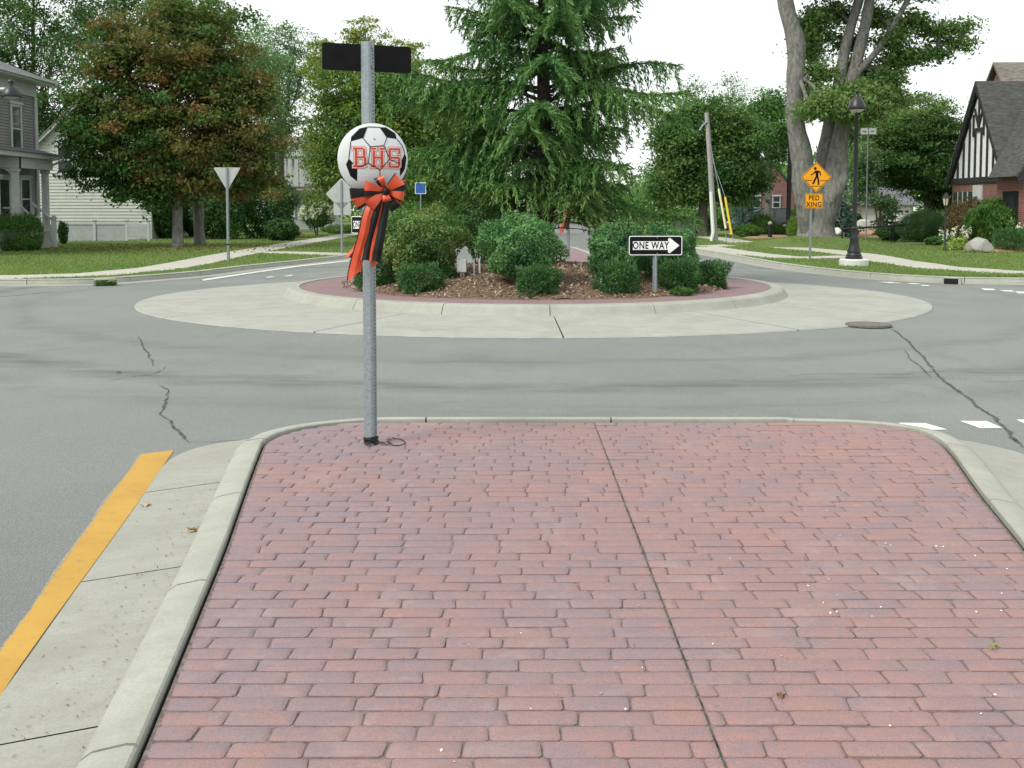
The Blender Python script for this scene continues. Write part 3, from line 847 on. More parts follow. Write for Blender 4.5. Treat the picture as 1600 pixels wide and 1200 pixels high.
# kerb round it (path runs clockwise seen from above: left of the path is outside)
kp = MB(); sweep(kp, inner, [(0.012, 0.0), (0.012, BZ - 0.02), (0.15, 0.06), (0.15, 0.0)])
nk = struct(kp.build('kerb', 'joint_dark'), 'smooth concrete kerb round the near brick island')
for s in resample(inner, 1.45):
    m = MB(); sweep(m, s, [(0.016, 0.02), (0.016, BZ + 0.012), (0.024, BZ + 0.020), (0.05, BZ + 0.022), (0.15, BZ + 0.004), (0.185, BZ - 0.02), (0.20, BZ - 0.055), (0.205, -0.01)])
    m.build('kerb_segment', 'kerb_concrete', nk, smooth=True)
def gut(px, label, side):
    """gutter pan between kerb and asphalt, cut into slabs"""
    outp = resn(catmull([q if isinstance(q, Vector) else G(q[0], q[1], 0.004) for q in px], 0.1), 90)
    inp = [min(inner, key=lambda q: (q.xy - p.xy).length) for p in outp]
    ins = []
    for p, q in zip(outp, inp):
        d = (p - q); d.z = 0
        dn = d.normalized() if d.length > 1e-6 else Vector((side, 0, 0))
        k = max(0.19, 0.0)
        ins.append(Vector((q.x + dn.x * 0.19, q.y + dn.y * 0.19, 0.045)))
    bmb = MB(); bmb.strip(outp, [v + Vector((0, 0, -0.006)) for v in ins]); gb = struct(bmb.build('gutter', 'joint_soft'), label)
    k = 4; n = len(outp)
    for i in range(k):
        a, b = i * (n - 1) // k, (i + 1) * (n - 1) // k
        O, I = outp[a:b + 1], ins[a:b + 1]
        O = [p.copy() for p in O]; I = [p.copy() for p in I]
        t0 = (O[1] - O[0]).normalized() * 0.005; t1 = (O[-1] - O[-2]).normalized() * 0.005
        O[0] += t0; I[0] += t0; O[-1] -= t1; I[-1] -= t1
        up = Vector((0, 0, 0.006))
        mb = MB(); mb.strip([p + up for p in O], [p + up for p in I]); mb.build('gutter_slab', 'gutter_concrete', gb)
gut([(-600, 1900), (-280, 1460), (0, 1090), (120, 921), (207, 800), (250, 736), (268, 718), (300, 703), (345, 693), (385, 688)], 'concrete gutter pan left of the near brick island', -1)
gut([(1516, 691), (1560, 700), (1600, 711)] + [Vector((xr(q) + 0.66, q, 0.004)) for q in (6.9, 6.2, 5.2, 4.2, 3.1, 1.5, -0.5, -2.5)], 'concrete gutter pan right of the near brick island', 1)

# the bricks themselves
def brick_mesh(x00, x01, x10, x11, y0, y1, rg):
    """corners at row bottom y0 (x00..x01) and row top y1 (x10..x11); worn, rounded shoulders"""
    j = lambda s: rg.uniform(-s, s)
    ex, ey = 0.0024, 0.0038
    cs = [(x00 + ex + j(.002), y0 + ey + j(.002)), (x01 - ex + j(.002), y0 + ey + j(.002)), (x11 - ex + j(.002), y1 - ey + j(.002)), (x10 + ex + j(.002), y1 - ey + j(.002))]
    cx = sum(p[0] for p in cs) / 4; cy = sum(p[1] for p in cs) / 4
    h = BZ + rg.uniform(-0.003, 0.002); tx, ty = rg.uniform(-0.008, 0.008), rg.uniform(-0.03, 0.03)
    def ring(ins, z, cut):
        out = []
        n = 4
        for i in range(n):
            c = cs[i]; p = cs[i - 1]; q = cs[(i + 1) % n]
            for o in (p, q):
                dx, dy = o[0] - c[0], o[1] - c[1]; L = math.hypot(dx, dy)
                x, y = c[0] + dx / L * cut, c[1] + dy / L * cut
                ax, ay = x - cx, y - cy
                x2 = x - math.copysign(min(ins, abs(ax) * 0.8), ax); y2 = y - math.copysign(min(ins, abs(ay) * 0.8), ay)
                out.append((x2, y2, z + tx * (x2 - cx) + ty * (y2 - cy)))
        return out
    vs = ring(0, BZ - 0.018, 0.009) + ring(0.001, h - 0.0075, 0.009) + ring(0.008, h - 0.0028, 0.009) + ring(0.022, h, 0.007)
    fs = []
    for k in range(3):
        for i in range(8):
            fs.append((k * 8 + i, k * 8 + (i + 1) % 8, (k + 1) * 8 + (i + 1) % 8, (k + 1) * 8 + i))
    fs.append(tuple(range(24, 32)))
    return vs, fs
rgb = random.Random(21)
ROW, BL, JX = 0.0995, 0.232, 0.635
bricks = []
y = 1.3; row = 0
rows_y = []
while y < 8.04:
    y1 = min(y + ROW, 8.075)
    rows_y.append((y, y1)); y = y1
for ri, (y0, y1) in enumerate(rows_y):
    if y1 - y0 < 0.03: continue
    l0, l1, r0, r1 = xl(y0) + 0.012, xl(y1) + 0.012, xr(y0) - 0.012, xr(y1) - 0.012
    cuts = []
    xx = -3 + (0.116 if ri % 2 else 0.0) + rgb.uniform(-0.018, 0.018)
    while xx < 4:
        cuts.append(xx); xx += BL * rgb.uniform(0.93, 1.07)
    lo, hi = max(l0, l1), min(r0, r1)
    cuts = [q for q in cuts if lo + 0.05 < q < hi - 0.05]
    # the saw-cut joint
    g = 0.0014
    cuts = [q for q in cuts if abs(q - JX) > 0.05]
    segs = []
    pts = sorted(cuts + [JX])
    prev = (l0, l1)
    for q in pts:
        if q == JX:
            segs.append((prev[0], q - g, prev[1], q - g)); prev = (q + g, q + g)
        else:
            sk = rgb.uniform(-0.005, 0.005)
            segs.append((prev[0], q - sk, prev[1], q + sk)); prev = (q - sk, q + sk)
    segs.append((prev[0], r0, prev[1], r1))
    for s in segs:
        if min(s[1] - s[0], s[3] - s[2]) < 0.03: continue
        bricks.append((s, y0, y1))
def vis(b):
    (a, bb, c, d), y0, y1 = b
    cx = (a + bb) / 2
    if y0 < 3.02 or abs(cx) > 0.487 * y1 + 0.05: return 1e9
    return y0
bricks.sort(key=vis)
rest = MB(); rest_t = []
for i, (s, y0, y1) in enumerate(bricks):
    vs, fs = brick_mesh(*s, y0, y1, rgb)
    if i < 300:
        mb = MB(); mb.add(vs, fs); o = mb.build('brick', 'stamped_brick', base, smooth=True)
        o.data.attributes.new('tint', 'FLOAT', 'FACE').data.foreach_set('value', [rgb.random()] * len(o.data.polygons))
    else:
        rest.add(vs, fs); rest_t += [rgb.random()] * len(fs)
o = rest.build('brick_field', 'stamped_brick', base, smooth=True); o['kind'] = 'stuff'
o.data.attributes.new('tint', 'FLOAT', 'FACE').data.foreach_set('value', rest_t)
# the dark cord of dirt in the saw cut
m = MB(); m.box(JX - 0.003, JX + 0.003, 1.3, 8.05, BZ - 0.022, BZ - 0.010); m.build('saw_joint', 'crack_fill', base)

# litter on the bricks and gutter
rg = np.random.default_rng(4)
n = 90
u = rg.uniform(650, 1590, n); v = rg.uniform(690, 1190, n)
c = np.array([G(a, b, BZ + 0.004) for a, b in zip(u, v)])
n2 = 70
u2 = rg.uniform(1250, 1590, n2); v2 = rg.uniform(740, 980, n2)
c = np.concatenate([c, np.array([G(a, b, BZ + 0.004) for a, b in zip(u2, v2)])])
keep0 = rg.uniform(size=len(c)) < 0.5
c = c[keep0]
keep = np.array([xl(q[1]) + 0.05 < q[0] < xr(q[1]) - 0.05 and 2.5 < q[1] < 7.9 for q in c]); c = c[keep]
V1 = leaf_quads(c, 0.011, 0.009, rg, up=1.5); t1 = np.where(rg.uniform(size=len(c)) < 0.8, 1.0, 0.3)
n3 = 190
yy = rg.uniform(3.2, 6.6, n3); c3 = np.stack([np.array([xl(q) for q in yy]) - 0.2 - 0.42 * rg.beta(1.0, 1.8, n3), yy, np.full(n3, 0.052)], 1)
c3[:, 2] = 0.016 + 0.04 * np.clip(1 - (np.array([xl(q) for q in yy]) - c3[:, 0] - 0.2) / 0.45, 0, 1)
V3 = leaf_quads(c3, 0.013 * rg.uniform(0.4, 1.8, n3), 0.006, rg, up=2.5); t3 = rg.uniform(0, 0.45, n3)
tag(quads('grit', np.concatenate([V1, V3]), np.concatenate([t1, t3]), 'debris_tint'), 'white grit and brown scraps scattered over bricks and gutter', 'grit', kind='stuff')
def fallen(u, v, z, size, label, mat, rot):
    p = G(u, v, z)
    pts = []
    for i in range(10):
        a = 2 * math.pi * i / 10; r = size * (1.0 if i % 2 == 0 else 0.55)
        pts.append((p.x + math.cos(a + rot) * r * 1.3, p.y + math.sin(a + rot) * r * 0.8, z + 0.012 * math.sin(3 * a) + 0.012))
    m = MB(); m.add([(p.x, p.y, z + 0.02)] + pts, [(0, i + 1, (i + 1) % 10 + 1) for i in range(10)])
    tag(m.build('fallen_leaf', mat), label, 'leaf')
plain('dead_leaf', (0.22, 0.12, 0.06), 0.8, 0.3, 40)
plain('tan_leaf', (0.42, 0.34, 0.20), 0.8, 0.2, 40)
plain('green_leaf', (0.22, 0.27, 0.08), 0.7, 0.2, 40)
fallen(300, 831, 0.05, 0.025, 'curled brown leaf lying in the gutter left of the bricks', 'dead_leaf', 0.3)
fallen(228, 792, 0.012, 0.03, 'tan leaf lying beside the yellow line', 'tan_leaf', 1.0)
fallen(185, 583, 0.004, 0.03, 'small red-brown leaf alone on the grey asphalt', 'dead_leaf', 0.5)
fallen(1552, 1014, BZ, 0.018, 'small yellow-green leaf on the bricks', 'green_leaf', 0.2)
fallen(1220, 1092, BZ, 0.014, 'tiny brown leaf on the salmon bricks right of the joint', 'dead_leaf', 0.9)

# ================================================================== SIGNS AND STREET FURNITURE
def text_obj(name, txt, size, mat, parent, loc, rot, depth=0.001, sx=1.0, space=1.0, line=1.0, bold=0.0):
    cu = bpy.data.curves.new(name, 'FONT')
    cu.body = txt; cu.size = size; cu.align_x = 'CENTER'; cu.align_y = 'CENTER'
    cu.extrude = depth; cu.space_character = space; cu.space_line = line; cu.offset = bold
    tmp = bpy.data.objects.new('tmp_text', cu); COL.objects.link(tmp)
    bpy.context.view_layer.update()
    dg = bpy.context.evaluated_depsgraph_get()
    me = bpy.data.meshes.new_from_object(tmp.evaluated_get(dg))
    bpy.data.objects.remove(tmp); bpy.data.curves.remove(cu)
    me.materials.clear(); me.materials.append(M[mat])
    me.transform(Matrix.Diagonal((sx, 1, 1, 1)))
    o = bpy.data.objects.new(name, me); link(o, parent)
    o.location = loc; o.rotation_euler = rot
    return o
def rrect(w, h, r, n=5):
    pts = []
    for cx, cy, a0 in ((w / 2 - r, h / 2 - r, 0), (-w / 2 + r, h / 2 - r, 90), (-w / 2 + r, -h / 2 + r, 180), (w / 2 - r, -h / 2 + r, 270)):
        for i in range(n + 1):
            a = R(a0 + 90 * i / n); pts.append((cx + r * math.cos(a), cy + r * math.sin(a)))
    return pts
def plate(name, pts, y, t, mat, parent, z0=0.0, x0=0.0):
    """upright flat plate in the thing's own x-z plane, its face at -y"""
    m = MB(); m.extr([(x0 + px, y, z0 + pz) for px, pz in pts], (0, t, 0))
    return m.build(name, mat, parent)
def uchannel(name, mat, parent, h, w=0.085, d=0.042, z0=-0.3, holes=True, face=-1):
    """rolled hat-section sign post with punched holes; open side away from the viewer"""
    prof = [(-w / 2, 0), (-w * 0.30, 0), (-w * 0.20, face * d), (w * 0.20, face * d), (w * 0.30, 0), (w / 2, 0)]
    t = 0.004
    m = MB()
    A = [(x, y, z0) for x, y in prof]; back = [(x, y + (t if True else 0), z0) for x, y in reversed(prof)]
    m.extr(A + back, (0, 0, h - z0))
    o = m.build(name, mat, parent)
    if holes:
        mh = MB()
        for i in range(int((h - 0.05) / 0.0254 / 1)):
            z = 0.04 + i * 0.0254
            if z > h - 0.02: break
            c = [(0.0 + 0.0048 * math.cos(a), face * d - 0.0006, z + 0.0048 * math.sin(a)) for a in [2 * math.pi * k / 8 for k in range(8)]]
            mh.poly(c)
        mh.build('punched_holes', 'hole_black', parent)['kind'] = 'stuff'
    return o
# ---- the near post with the black sign seen from behind
PX = G(579, 693, BZ)
YAW = R(20)
sp = empty('sign_post', PX, 'galvanised steel post on the brick island with a black sign panel near its top', 'sign post', rz=YAW)
def hat(parent, h, z0, mat, w, d, name='post'):
    # open hat section: wide plain web to the left, punched flange to the right
    prof = [(-w * 0.5, 0.0), (-w * 0.42, -0.012), (-w * 0.05, -d), (w * 0.13, -d), (w * 0.20, -d * 0.72), (w * 0.5, -d * 0.35)]
    t = 0.004
    m = MB(); m.extr([(x, y, z0) for x, y in prof] + [(x, y + t, z0) for x, y in reversed(prof)], (0, 0, h - z0))
    return m.build(name, mat, parent)
uch = hat(sp, 2.785, -0.3, 'galvanised', 0.088, 0.045)
mh = MB()
for i in range(108):
    z = 0.03 + i * 0.0254
    if z > 2.76: break
    cx, cy = 0.094 * 0.35, -0.045 * 0.535 - 0.0015
    dirx = Vector((0.094 * 0.30, 0.045 * 0.37, 0)).normalized()
    nn = Vector((dirx.y, -dirx.x, 0)) * 0.001
    mh.poly([Vector((cx, cy, z)) + nn + dirx * (0.0042 * math.cos(a)) + Vector((0, 0, 0.0048 * math.sin(a))) for a in [2 * math.pi * k / 8 for k in range(8)]])
mh.build('punched_holes', 'hole_black', sp)['kind'] = 'stuff'
plate('sign_panel', rrect(0.62, 0.183, 0.02), 0.004, 0.003, 'black_enamel', sp, z0=2.675)
plate('panel_face', rrect(0.612, 0.176, 0.02), 0.0078, 0.001, 'sign_white', sp, z0=2.675)
for z in (2.745, 2.61):
    m = MB(); m.lathe([(0.009, 0), (0.009, 0.008), (0.004, 0.011)], n=8); o = m.build('bolt', 'galvanised', sp); o.location = (0.03, -0.028, z); o.rotation_euler = (R(90), 0, 0)
m = MB()
rg = random.Random(8)
for k in range(5):
    pts = [(0.047 * math.cos(a) + rg.uniform(-.006, .006), -0.016 + 0.036 * math.sin(a) + rg.uniform(-.006, .006), 0.012 + 0.009 * k + rg.uniform(-.006, .006)) for a in np.linspace(0, 2 * math.pi, 14)]
    m.tube(pts, 0.005, 5)
m.build('wrapped_tape', 'ribbon_black', sp, smooth=True)
# loose wire beside the post
pts = [G(u, v, BZ + 0.006) for u, v in ((588, 691), (597, 691), (604, 695), (609, 692), (613, 694), (606, 690), (607, 687), (612, 685), (614, 683.5), (617, 685), (625, 686), (631, 689), (633, 692), (628, 695), (618, 696), (612, 695))]
wt = MB(); wt.tube(catmull(pts, 0.01), 0.0035, 5)
tag(wt.build('wire', 'ribbon_black', smooth=True), 'loop of thin black wire lying on the bricks beside the post', 'wire')

# ---- the soccer-ball disc
BALL_R = 0.243
def ball_sign(origin, yaw, label, group):
    t = empty('soccer_ball_sign', origin, label, 'sign', group, rz=yaw)
    D = 0.055
    def dome(x, z, eps):
        r2 = min(1.0, (x * x + z * z))
        return Vector((x * BALL_R, -D * (1 - r2) ** 0.75 - 0.012 - eps, z * BALL_R))
    m = MB(); n, k = 56, 12
    vs = [dome(0, 0, 0)]; fs = []
    for i in range(1, k + 1):
        r = i / k
        for j in range(n):
            a = 2 * math.pi * j / n; vs.append(dome(r * math.cos(a), r * math.sin(a), 0))
    for j in range(n): fs.append((0, 1 + j, 1 + (j + 1) % n))
    for i in range(k - 1):
        for j in range(n): fs.append((1 + i * n + j, 1 + i * n + (j + 1) % n, 1 + (i + 1) * n + (j + 1) % n, 1 + (i + 1) * n + j))
    b0 = len(vs)
    for j in range(n):
        a = 2 * math.pi * j / n; vs.append(Vector((BALL_R * math.cos(a), 0.004, BALL_R * math.sin(a))))
    for j in range(n): fs.append((1 + (k - 1) * n + j, 1 + (k - 1) * n + (j + 1) % n, b0 + (j + 1) % n, b0 + j))
    fs.append(tuple(b0 + j for j in range(n)))
    m.add(vs, fs); m.build('disc', 'ball_white', t, smooth=True)
    def patch(name, polys, mat, eps, sub=4, clipr=0.965):
        bm = bmesh.new()
        for poly in polys:
            pv = []
            for x, z in poly:
                x, z = x * 0.93 + 0.07, z
                r = math.hypot(x, z)
                if r > clipr: x, z = x * clipr / r, z * clipr / r
                pv.append(bm.verts.new((x, 0, z)))
            f = bm.faces.new(pv)
        bmesh.ops.triangulate(bm, faces=bm.faces[:])
        bmesh.ops.subdivide_edges(bm, edges=bm.edges[:], cuts=sub, use_grid_fill=True)
        for v in bm.verts:
            v.co = dome(v.co.x, v.co.z, eps)
        bmesh.ops.recalc_face_normals(bm, faces=bm.faces)
        me = bpy.data.meshes.new(name); bm.to_mesh(me); bm.free()
        me.materials.append(M[mat])
        return link(bpy.data.objects.new(name, me), t)
    for pg in ([(-.50, .84), (-.27, .89), (-.42, .57), (-.78, .47), (-.76, .6)], [(.12, .89), (.33, .92), (.62, .74), (.64, .57), (.32, .6)],
               [(-.85, 0), (-.93, -.17), (-.8, -.49), (-.6, -.63), (-.6, -.25)], [(.89, .17), (.95, .05), (.9, -.27), (.73, -.49), (.72, -.13)]):
        patch('black_patch', [pg], 'black_enamel', 0.0012)
    def seam(pts, w=0.011):
        out = []
        for (x0, z0), (x1, z1) in zip(pts, pts[1:]):
            dx, dz = x1 - x0, z1 - z0; L = math.hypot(dx, dz); nx, nz = -dz / L * w, dx / L * w
            out.append([(x0 - nx, z0 - nz), (x1 - nx, z1 - nz), (x1 + nx, z1 + nz), (x0 + nx, z0 + nz)])
        return out
    sl = []
    for ln in ([(-.42, .57), (-.27, .89), (.12, .89), (.32, .6), (.21, .37), (-.21, .33), (-.42, .57)], [(.21, .37), (.38, -.01), (.08, -.31), (-.28, -.13), (-.21, .33)],
               [(-.78, .47), (-.85, 0)], [(-.28, -.13), (-.6, -.25)], [(.38, -.01), (.72, -.13)], [(.08, -.31), (.08, -.86)], [(.64, .57), (.82, .38), (.89, .17)]):
        sl += seam(ln)
    LT = {'B': ((-.73, -.33), [(0, 0, .82, .12), (0, .88, .8, 1), (.12, 0, .34, 1), (.12, .45, .82, .56), (.72, .5, .93, .93), (.78, .07, 1, .5)]),
          'H': ((-.20, .23), [(.11, 0, .32, 1), (.68, 0, .89, 1), (.2, .44, .8, .56), (0, 0, .40, .11), (.60, 0, 1, .11), (0, .89, .40, 1), (.60, .89, 1, 1)]),
          'S': ((.34, .74), [(.1, .88, .9, 1), (.1, 0, .9, .12), (.08, .45, .92, .57), (0, .5, .22, .93), (.78, .07, 1, .5), (.80, .70, 1, 1), (0, 0, .20, .30)])}
    for eps, inf, mat, nm in ((0.0018, 0.034, 'letter_orange', 'letter_outline'), (0.0024, 0.020, 'ball_white', 'letter_inline'), (0.0030, -0.002, 'letter_orange', 'letter')):
        for ch, ((x0, x1), rects) in LT.items():
            ps = []
            for a, b, c, d in rects:
                X0, X1 = x0 + (x1 - x0) * a - inf, x0 + (x1 - x0) * c + inf
                Z0, Z1 = -.25 + .56 * b - inf, -.25 + .56 * d + inf
                ps.append([(X0, Z0), (X1, Z0), (X1, Z1), (X0, Z1)])
            for q, pp in enumerate(ps):
                pass
            # each stroke sits a hair above the last so that none share a plane
            bmall = None
            objs = [patch(nm, [pp], mat, eps + 0.00006 * q, sub=2) for q, pp in enumerate(ps)]
            dst = objs[0]
            bm = bmesh.new()
            for o in objs: bm.from_mesh(o.data)
            bm.to_mesh(dst.data); bm.free()
            for o in objs[1:]: bpy.data.objects.remove(o)
    patch('seam_lines', sl, 'black_enamel', 0.0036, sub=3)['kind'] = 'stuff'
    m = MB(); m.lathe([(0.006, 0), (0.005, 0.004)], n=8); o = m.build('rivet', 'galvanised', t); o.location = dome(0, .55, 0.001); o.rotation_euler = (R(90), 0, 0)
    return t
nrmv = Vector((math.sin(YAW), -math.cos(YAW), 0))
bc = P(580, 249, PX.y) + nrmv * 0.05
ball_sign(bc, YAW, 'white and black soccer ball disc lettered BHS on the near steel post', 'soccer ball signs on island posts')

# ---- ribbon bow
def bow(origin, yaw, label, group, seed=2, scale=1.0):
    t = empty('ribbon_bow', origin, label, 'bow', group, rz=yaw)
    rg = random.Random(seed)
    def loop(ang, L, W, depth, c1, c2, frac, nose=0.35, lift=0.0):
        d = Vector((math.cos(ang), 0, math.sin(ang))); w = Vector((-math.sin(ang), 0, math.cos(ang)))
        n = 22
        def pt(i, s):
            tt = i / n
            rad = math.sin(math.pi * tt) ** 0.8 * L
            off = math.sin(2 * math.pi * tt) * depth + lift
            ww = W * (0.22 + 0.78 * math.sin(math.pi * min(1, tt * 1.02)) ** 0.7)
            wig = 0.006 * math.sin(5 * tt + s * 2)
            return d * rad + Vector((0, -0.035 - off - wig, 0)) + w * (ww * (s - 0.5))
        def band(s0, s1, mat, name, parent):
            k = 4; m = MB()
            for a in range(k):
                u0, u1 = s0 + (s1 - s0) * a / k, s0 + (s1 - s0) * (a + 1) / k
                m.strip([pt(i, u0) for i in range(n + 1)], [pt(i, u1) for i in range(n + 1)])
            bmx = m.build(name, mat, parent, smooth=True)
            return bmx
        o = band(0, frac, c1, 'bow_loop', t)
        band(frac, 1, c2, 'stripe', o)
    O, K = 'ribbon_orange', 'ribbon_black'
    loop(R(40), 0.150, 0.115, 0.05, O, K, 0.90, lift=0.035)
    loop(R(172), 0.160, 0.12, 0.05, O, K, 0.66, lift=0.03)
    loop(R(226), 0.175, 0.11, 0.045, O, K, 0.88, lift=0.03)
    loop(R(114), 0.120, 0.085, 0.035, O, K, 0.66, lift=0.012)
    loop(R(-10), 0.150, 0.105, 0.045, O, K, 0.70, lift=0.02)
    loop(R(186), 0.27, 0.10, 0.035, K, O, 0.85, lift=-0.008)
    loop(R(205), 0.255, 0.095, 0.035, O, K, 0.75, lift=-0.014)
    loop(R(-58), 0.165, 0.10, 0.04, K, O, 0.92, lift=-0.008)
    loop(R(-78), 0.085, 0.085, 0.03, O, K, 0.93, lift=0.04)
    loop(R(18), 0.175, 0.075, 0.03, K, O, 0.85, lift=-0.006)
    m = MB(); m.lathe([(0.012, -0.03), (0.026, -0.02), (0.03, 0.0), (0.026, 0.02), (0.012, 0.03)], n=10); o = m.build('knot', K, t, smooth=True); o.location = (0.005, -0.085, -0.005); o.rotation_euler = (0, R(20), 0)
    def tail(pts, w0, w1, mat, name, lift, stripe=None, slant=0.0, ph=0.0):
        path = resn(catmull([Vector((a, 0, b)) for a, b in pts], 0.02), 26)
        A, B, C = [], [], []
        for i, p in enumerate(path):
            tt = i / 25
            w = w0 + (w1 - w0) * tt
            y = -lift - 0.05 * math.sin(math.pi * min(1, tt * 1.1)) * 0.5 - 0.012 * math.sin(6 * tt + ph)
            cut = slant * max(0, (tt - 0.96) / 0.04)
            A.append(Vector((p.x - w / 2, y + 0.010, p.z - cut)))
            B.append(Vector((p.x, y - 0.010, p.z)))
            C.append(Vector((p.x + w / 2, y + 0.006, p.z + cut)))
        m = MB(); m.strip(A, B); m.strip(B, C)
        o = m.build(name, mat, t, smooth=True)
        if stripe:
            m = MB(); m.strip([a + Vector((-0.007, 0.003, 0)) for a in A], [a + Vector((0.002, -0.001, 0)) for a in A]); m.build('stripe', stripe, o)
        return o
    tail([(-0.06, -0.03), (-0.125, -0.16), (-0.165, -0.34), (-0.215, -0.52), (-0.245, -0.655)], 0.072, 0.095, O, 'tail', 0.045, K, 0.035, 0.3)
    tail([(-0.03, -0.03), (-0.07, -0.16), (-0.115, -0.35), (-0.155, -0.53)], 0.05, 0.062, K, 'tail', 0.062, O, 0.0, 1.0)
    tail([(-0.015, -0.03), (-0.038, -0.16), (-0.085, -0.36), (-0.112, -0.54)], 0.045, 0.048, O, 'tail', 0.055, None, 0.0, 1.8)
    tail([(0.0, -0.03), (0.0, -0.12), (-0.03, -0.30), (-0.075, -0.54)], 0.06, 0.075, K, 'tail', 0.07, O, -0.006, 2.2)
    tail([(-0.02, -0.05), (-0.06, -0.2), (-0.10, -0.44), (-0.085, -0.575)], 0.05, 0.05, O, 'tail', 0.03, None, 0.02, 0.9)
    tail([(-0.08, -0.06), (-0.17, -0.3), (-0.215, -0.42), (-0.285, -0.505)], 0.045, 0.06, O, 'tail', 0.018, None, 0.01, 0.0)
    t.scale = (scale,) * 3
    return t
kp_ = P(596, 299, PX.y) + nrmv * 0.115
bow(kp_, YAW * 0.3, 'orange and black ribbon bow with long tails under the near soccer ball', 'ribbon bows on island posts', scale=0.88)

# ---- ONE WAY signs on the central island
def oneway(base, z_c, rz, label, hh, mirror=False):
    t = empty('one_way_sign', base, label, 'sign', 'one way signs on the central island', rz=rz)
    uchannel('post', 'galvanised', t, z_c - base.z + 0.12, 0.08, 0.04, holes=False, face=-1)
    z = z_c - base.z
    W, H = 0.94, 0.34
    plate('panel', rrect(W, H, 0.035), -0.047, 0.003, 'sign_white', t, z0=z)
    plate('black_field', rrect(W - 0.03, H - 0.03, 0.028), -0.0485, 0.0012, 'black_enamel', t, z0=z)
    a0, a1, hd = -W / 2 + 0.07, W / 2 - 0.05, W / 2 - 0.25
    arrow = [(a0, -0.075), (hd, -0.075), (hd, -0.12), (hd + 0.03, -0.135), (a1, 0.0), (hd + 0.03, 0.135), (hd, 0.12), (hd, 0.075), (a0, 0.075)]
    plate('arrow', arrow, -0.0500, 0.0012, 'sign_white', t, z0=z)
    text_obj('lettering', 'ONE WAY', 0.172, 'black_enamel', t, (-0.085, -0.0508, z - 0.004), (R(90), 0, 0), 0.0004, sx=0.74, space=1.1, bold=0.0035)
    for dz in (0.138, -0.138):
        m = MB(); m.lathe([(0.011, 0), (0.009, 0.006)], n=8); o = m.build('bolt', 'galvanised', t); o.location = (0.03, -0.048, z + dz); o.rotation_euler = (R(90), 0, 0)
    return t
b = G(1023, 462, 0.205)
oneway(b, P(1023, 383.5, b.y).z, R(2), 'black and white one way sign with arrow right, on the island in full view', 30)
b = P(573, 440, 20.6); b.z = 0.2
oneway(b, P(573, 351.5, 20.6).z, R(-50), 'one way sign turned aside, half hidden behind the ribbon tails', 27)

# ---- sign backs and pedestrian sign
def tri(w, r=0.05):
    h = w * 0.866
    cs = [(-w / 2, h * 0.5), (w / 2, h * 0.5), (0, -h * 0.5)]
    pts = []
    for i in range(3):
        p, c, n = Vector(cs[i - 1]), Vector(cs[i]), Vector(cs[(i + 1) % 3])
        a, bq = c + (p - c).normalized() * r, c + (n - c).normalized() * r
        for k in range(5):
            s = k / 4; pts.append(tuple((1 - s) ** 2 * a + 2 * s * (1 - s) * c + s * s * bq))
    return pts
b = G(357, 410, LAWN_Z)
t = empty('yield_sign', b, 'pale metal back of a triangular give-way sign on a post by the left kerb', 'sign', rz=R(4))
Hs = P(357, 261, b.y).z - b.z
uchannel('post', 'galvanised', t, Hs - 0.02, 0.085, 0.045, holes=False)
plate('panel', tri(0.80), 0.004, 0.003, 'sign_back', t, z0=Hs - 0.36)
plate('red_edge', tri(0.80), 0.0075, 0.0015, 'ribbon_orange', t, z0=Hs - 0.355)
m = MB(); m.box(-0.05, 0.05, -0.052, 0.0, 0.52, 0.56); m.build('splice', 'lamp_black', t)
def diamond(s, r=0.05):
    pts = rrect(s, s, r)
    c, q = math.cos(R(45)), math.sin(R(45))
    return [(x * c - y * q, x * q + y * c) for x, y in pts]
b = G(534.5, 397, LAWN_Z); b2 = P(534.5, 397, b.y)
t = empty('warning_sign_back', b, 'grey back of a diamond sign with a small plate, left of the soccer ball post', 'sign', rz=R(-3))
zt = P(534, 278, b.y).z - b.z
uchannel('post', 'galvanised', t, zt - 0.1, 0.085, 0.045, holes=False)
plate('panel', diamond(0.80), 0.004, 0.003, 'sign_back', t, z0=P(534, 303, b.y).z - b.z)
plate('lower_plate', rrect(0.61, 0.45, 0.04), 0.004, 0.003, 'sign_back', t, z0=P(534, 326, b.y).z - b.z, x0=0.02)

b = G(1265.5, 405.5, LAWN_Z + 0.01)
t = empty('pedestrian_sign', b, 'yellow diamond walking-person sign above a PED XING plate', 'sign', rz=R(1))
zc = P(1271.5, 277, b.y).z - b.z; zp = P(1269, 314, b.y).z - b.z
uchannel('post', 'galvanised', t, zc + 0.3, 0.08, 0.042, holes=False)
s_ = b.y / F
plate('panel', diamond(48 * s_ / 1.414, 0.03), -0.05, 0.003, 'sign_yellow', t, z0=zc, x0=0.14)
plate('lower_plate', rrect(28 * s_, 23 * s_, 0.04), -0.05, 0.003, 'sign_yellow', t, z0=zp, x0=0.08)
def frame(parent, outer, inner_, y, mat, z0, x0, name='border'):
    m = MB(); n = len(outer)
    A = [(x0 + p[0], y, z0 + p[1]) for p in outer]; B = [(x0 + p[0], y, z0 + p[1]) for p in inner_]
    m.add(A + B, [(i, (i + 1) % n, n + (i + 1) % n, n + i) for i in range(n)])
    return m.build(name, mat, parent)
sD = 48 * s_ / 1.414
frame(t, diamond(sD - 0.035, 0.03), diamond(sD - 0.065, 0.025), -0.0515, 'black_enamel', zc, 0.14)
frame(t, rrect(28 * s_ - 0.03, 23 * s_ - 0.03, 0.035), rrect(28 * s_ - 0.05, 23 * s_ - 0.05, 0.03), -0.0515, 'black_enamel', zp, 0.08)
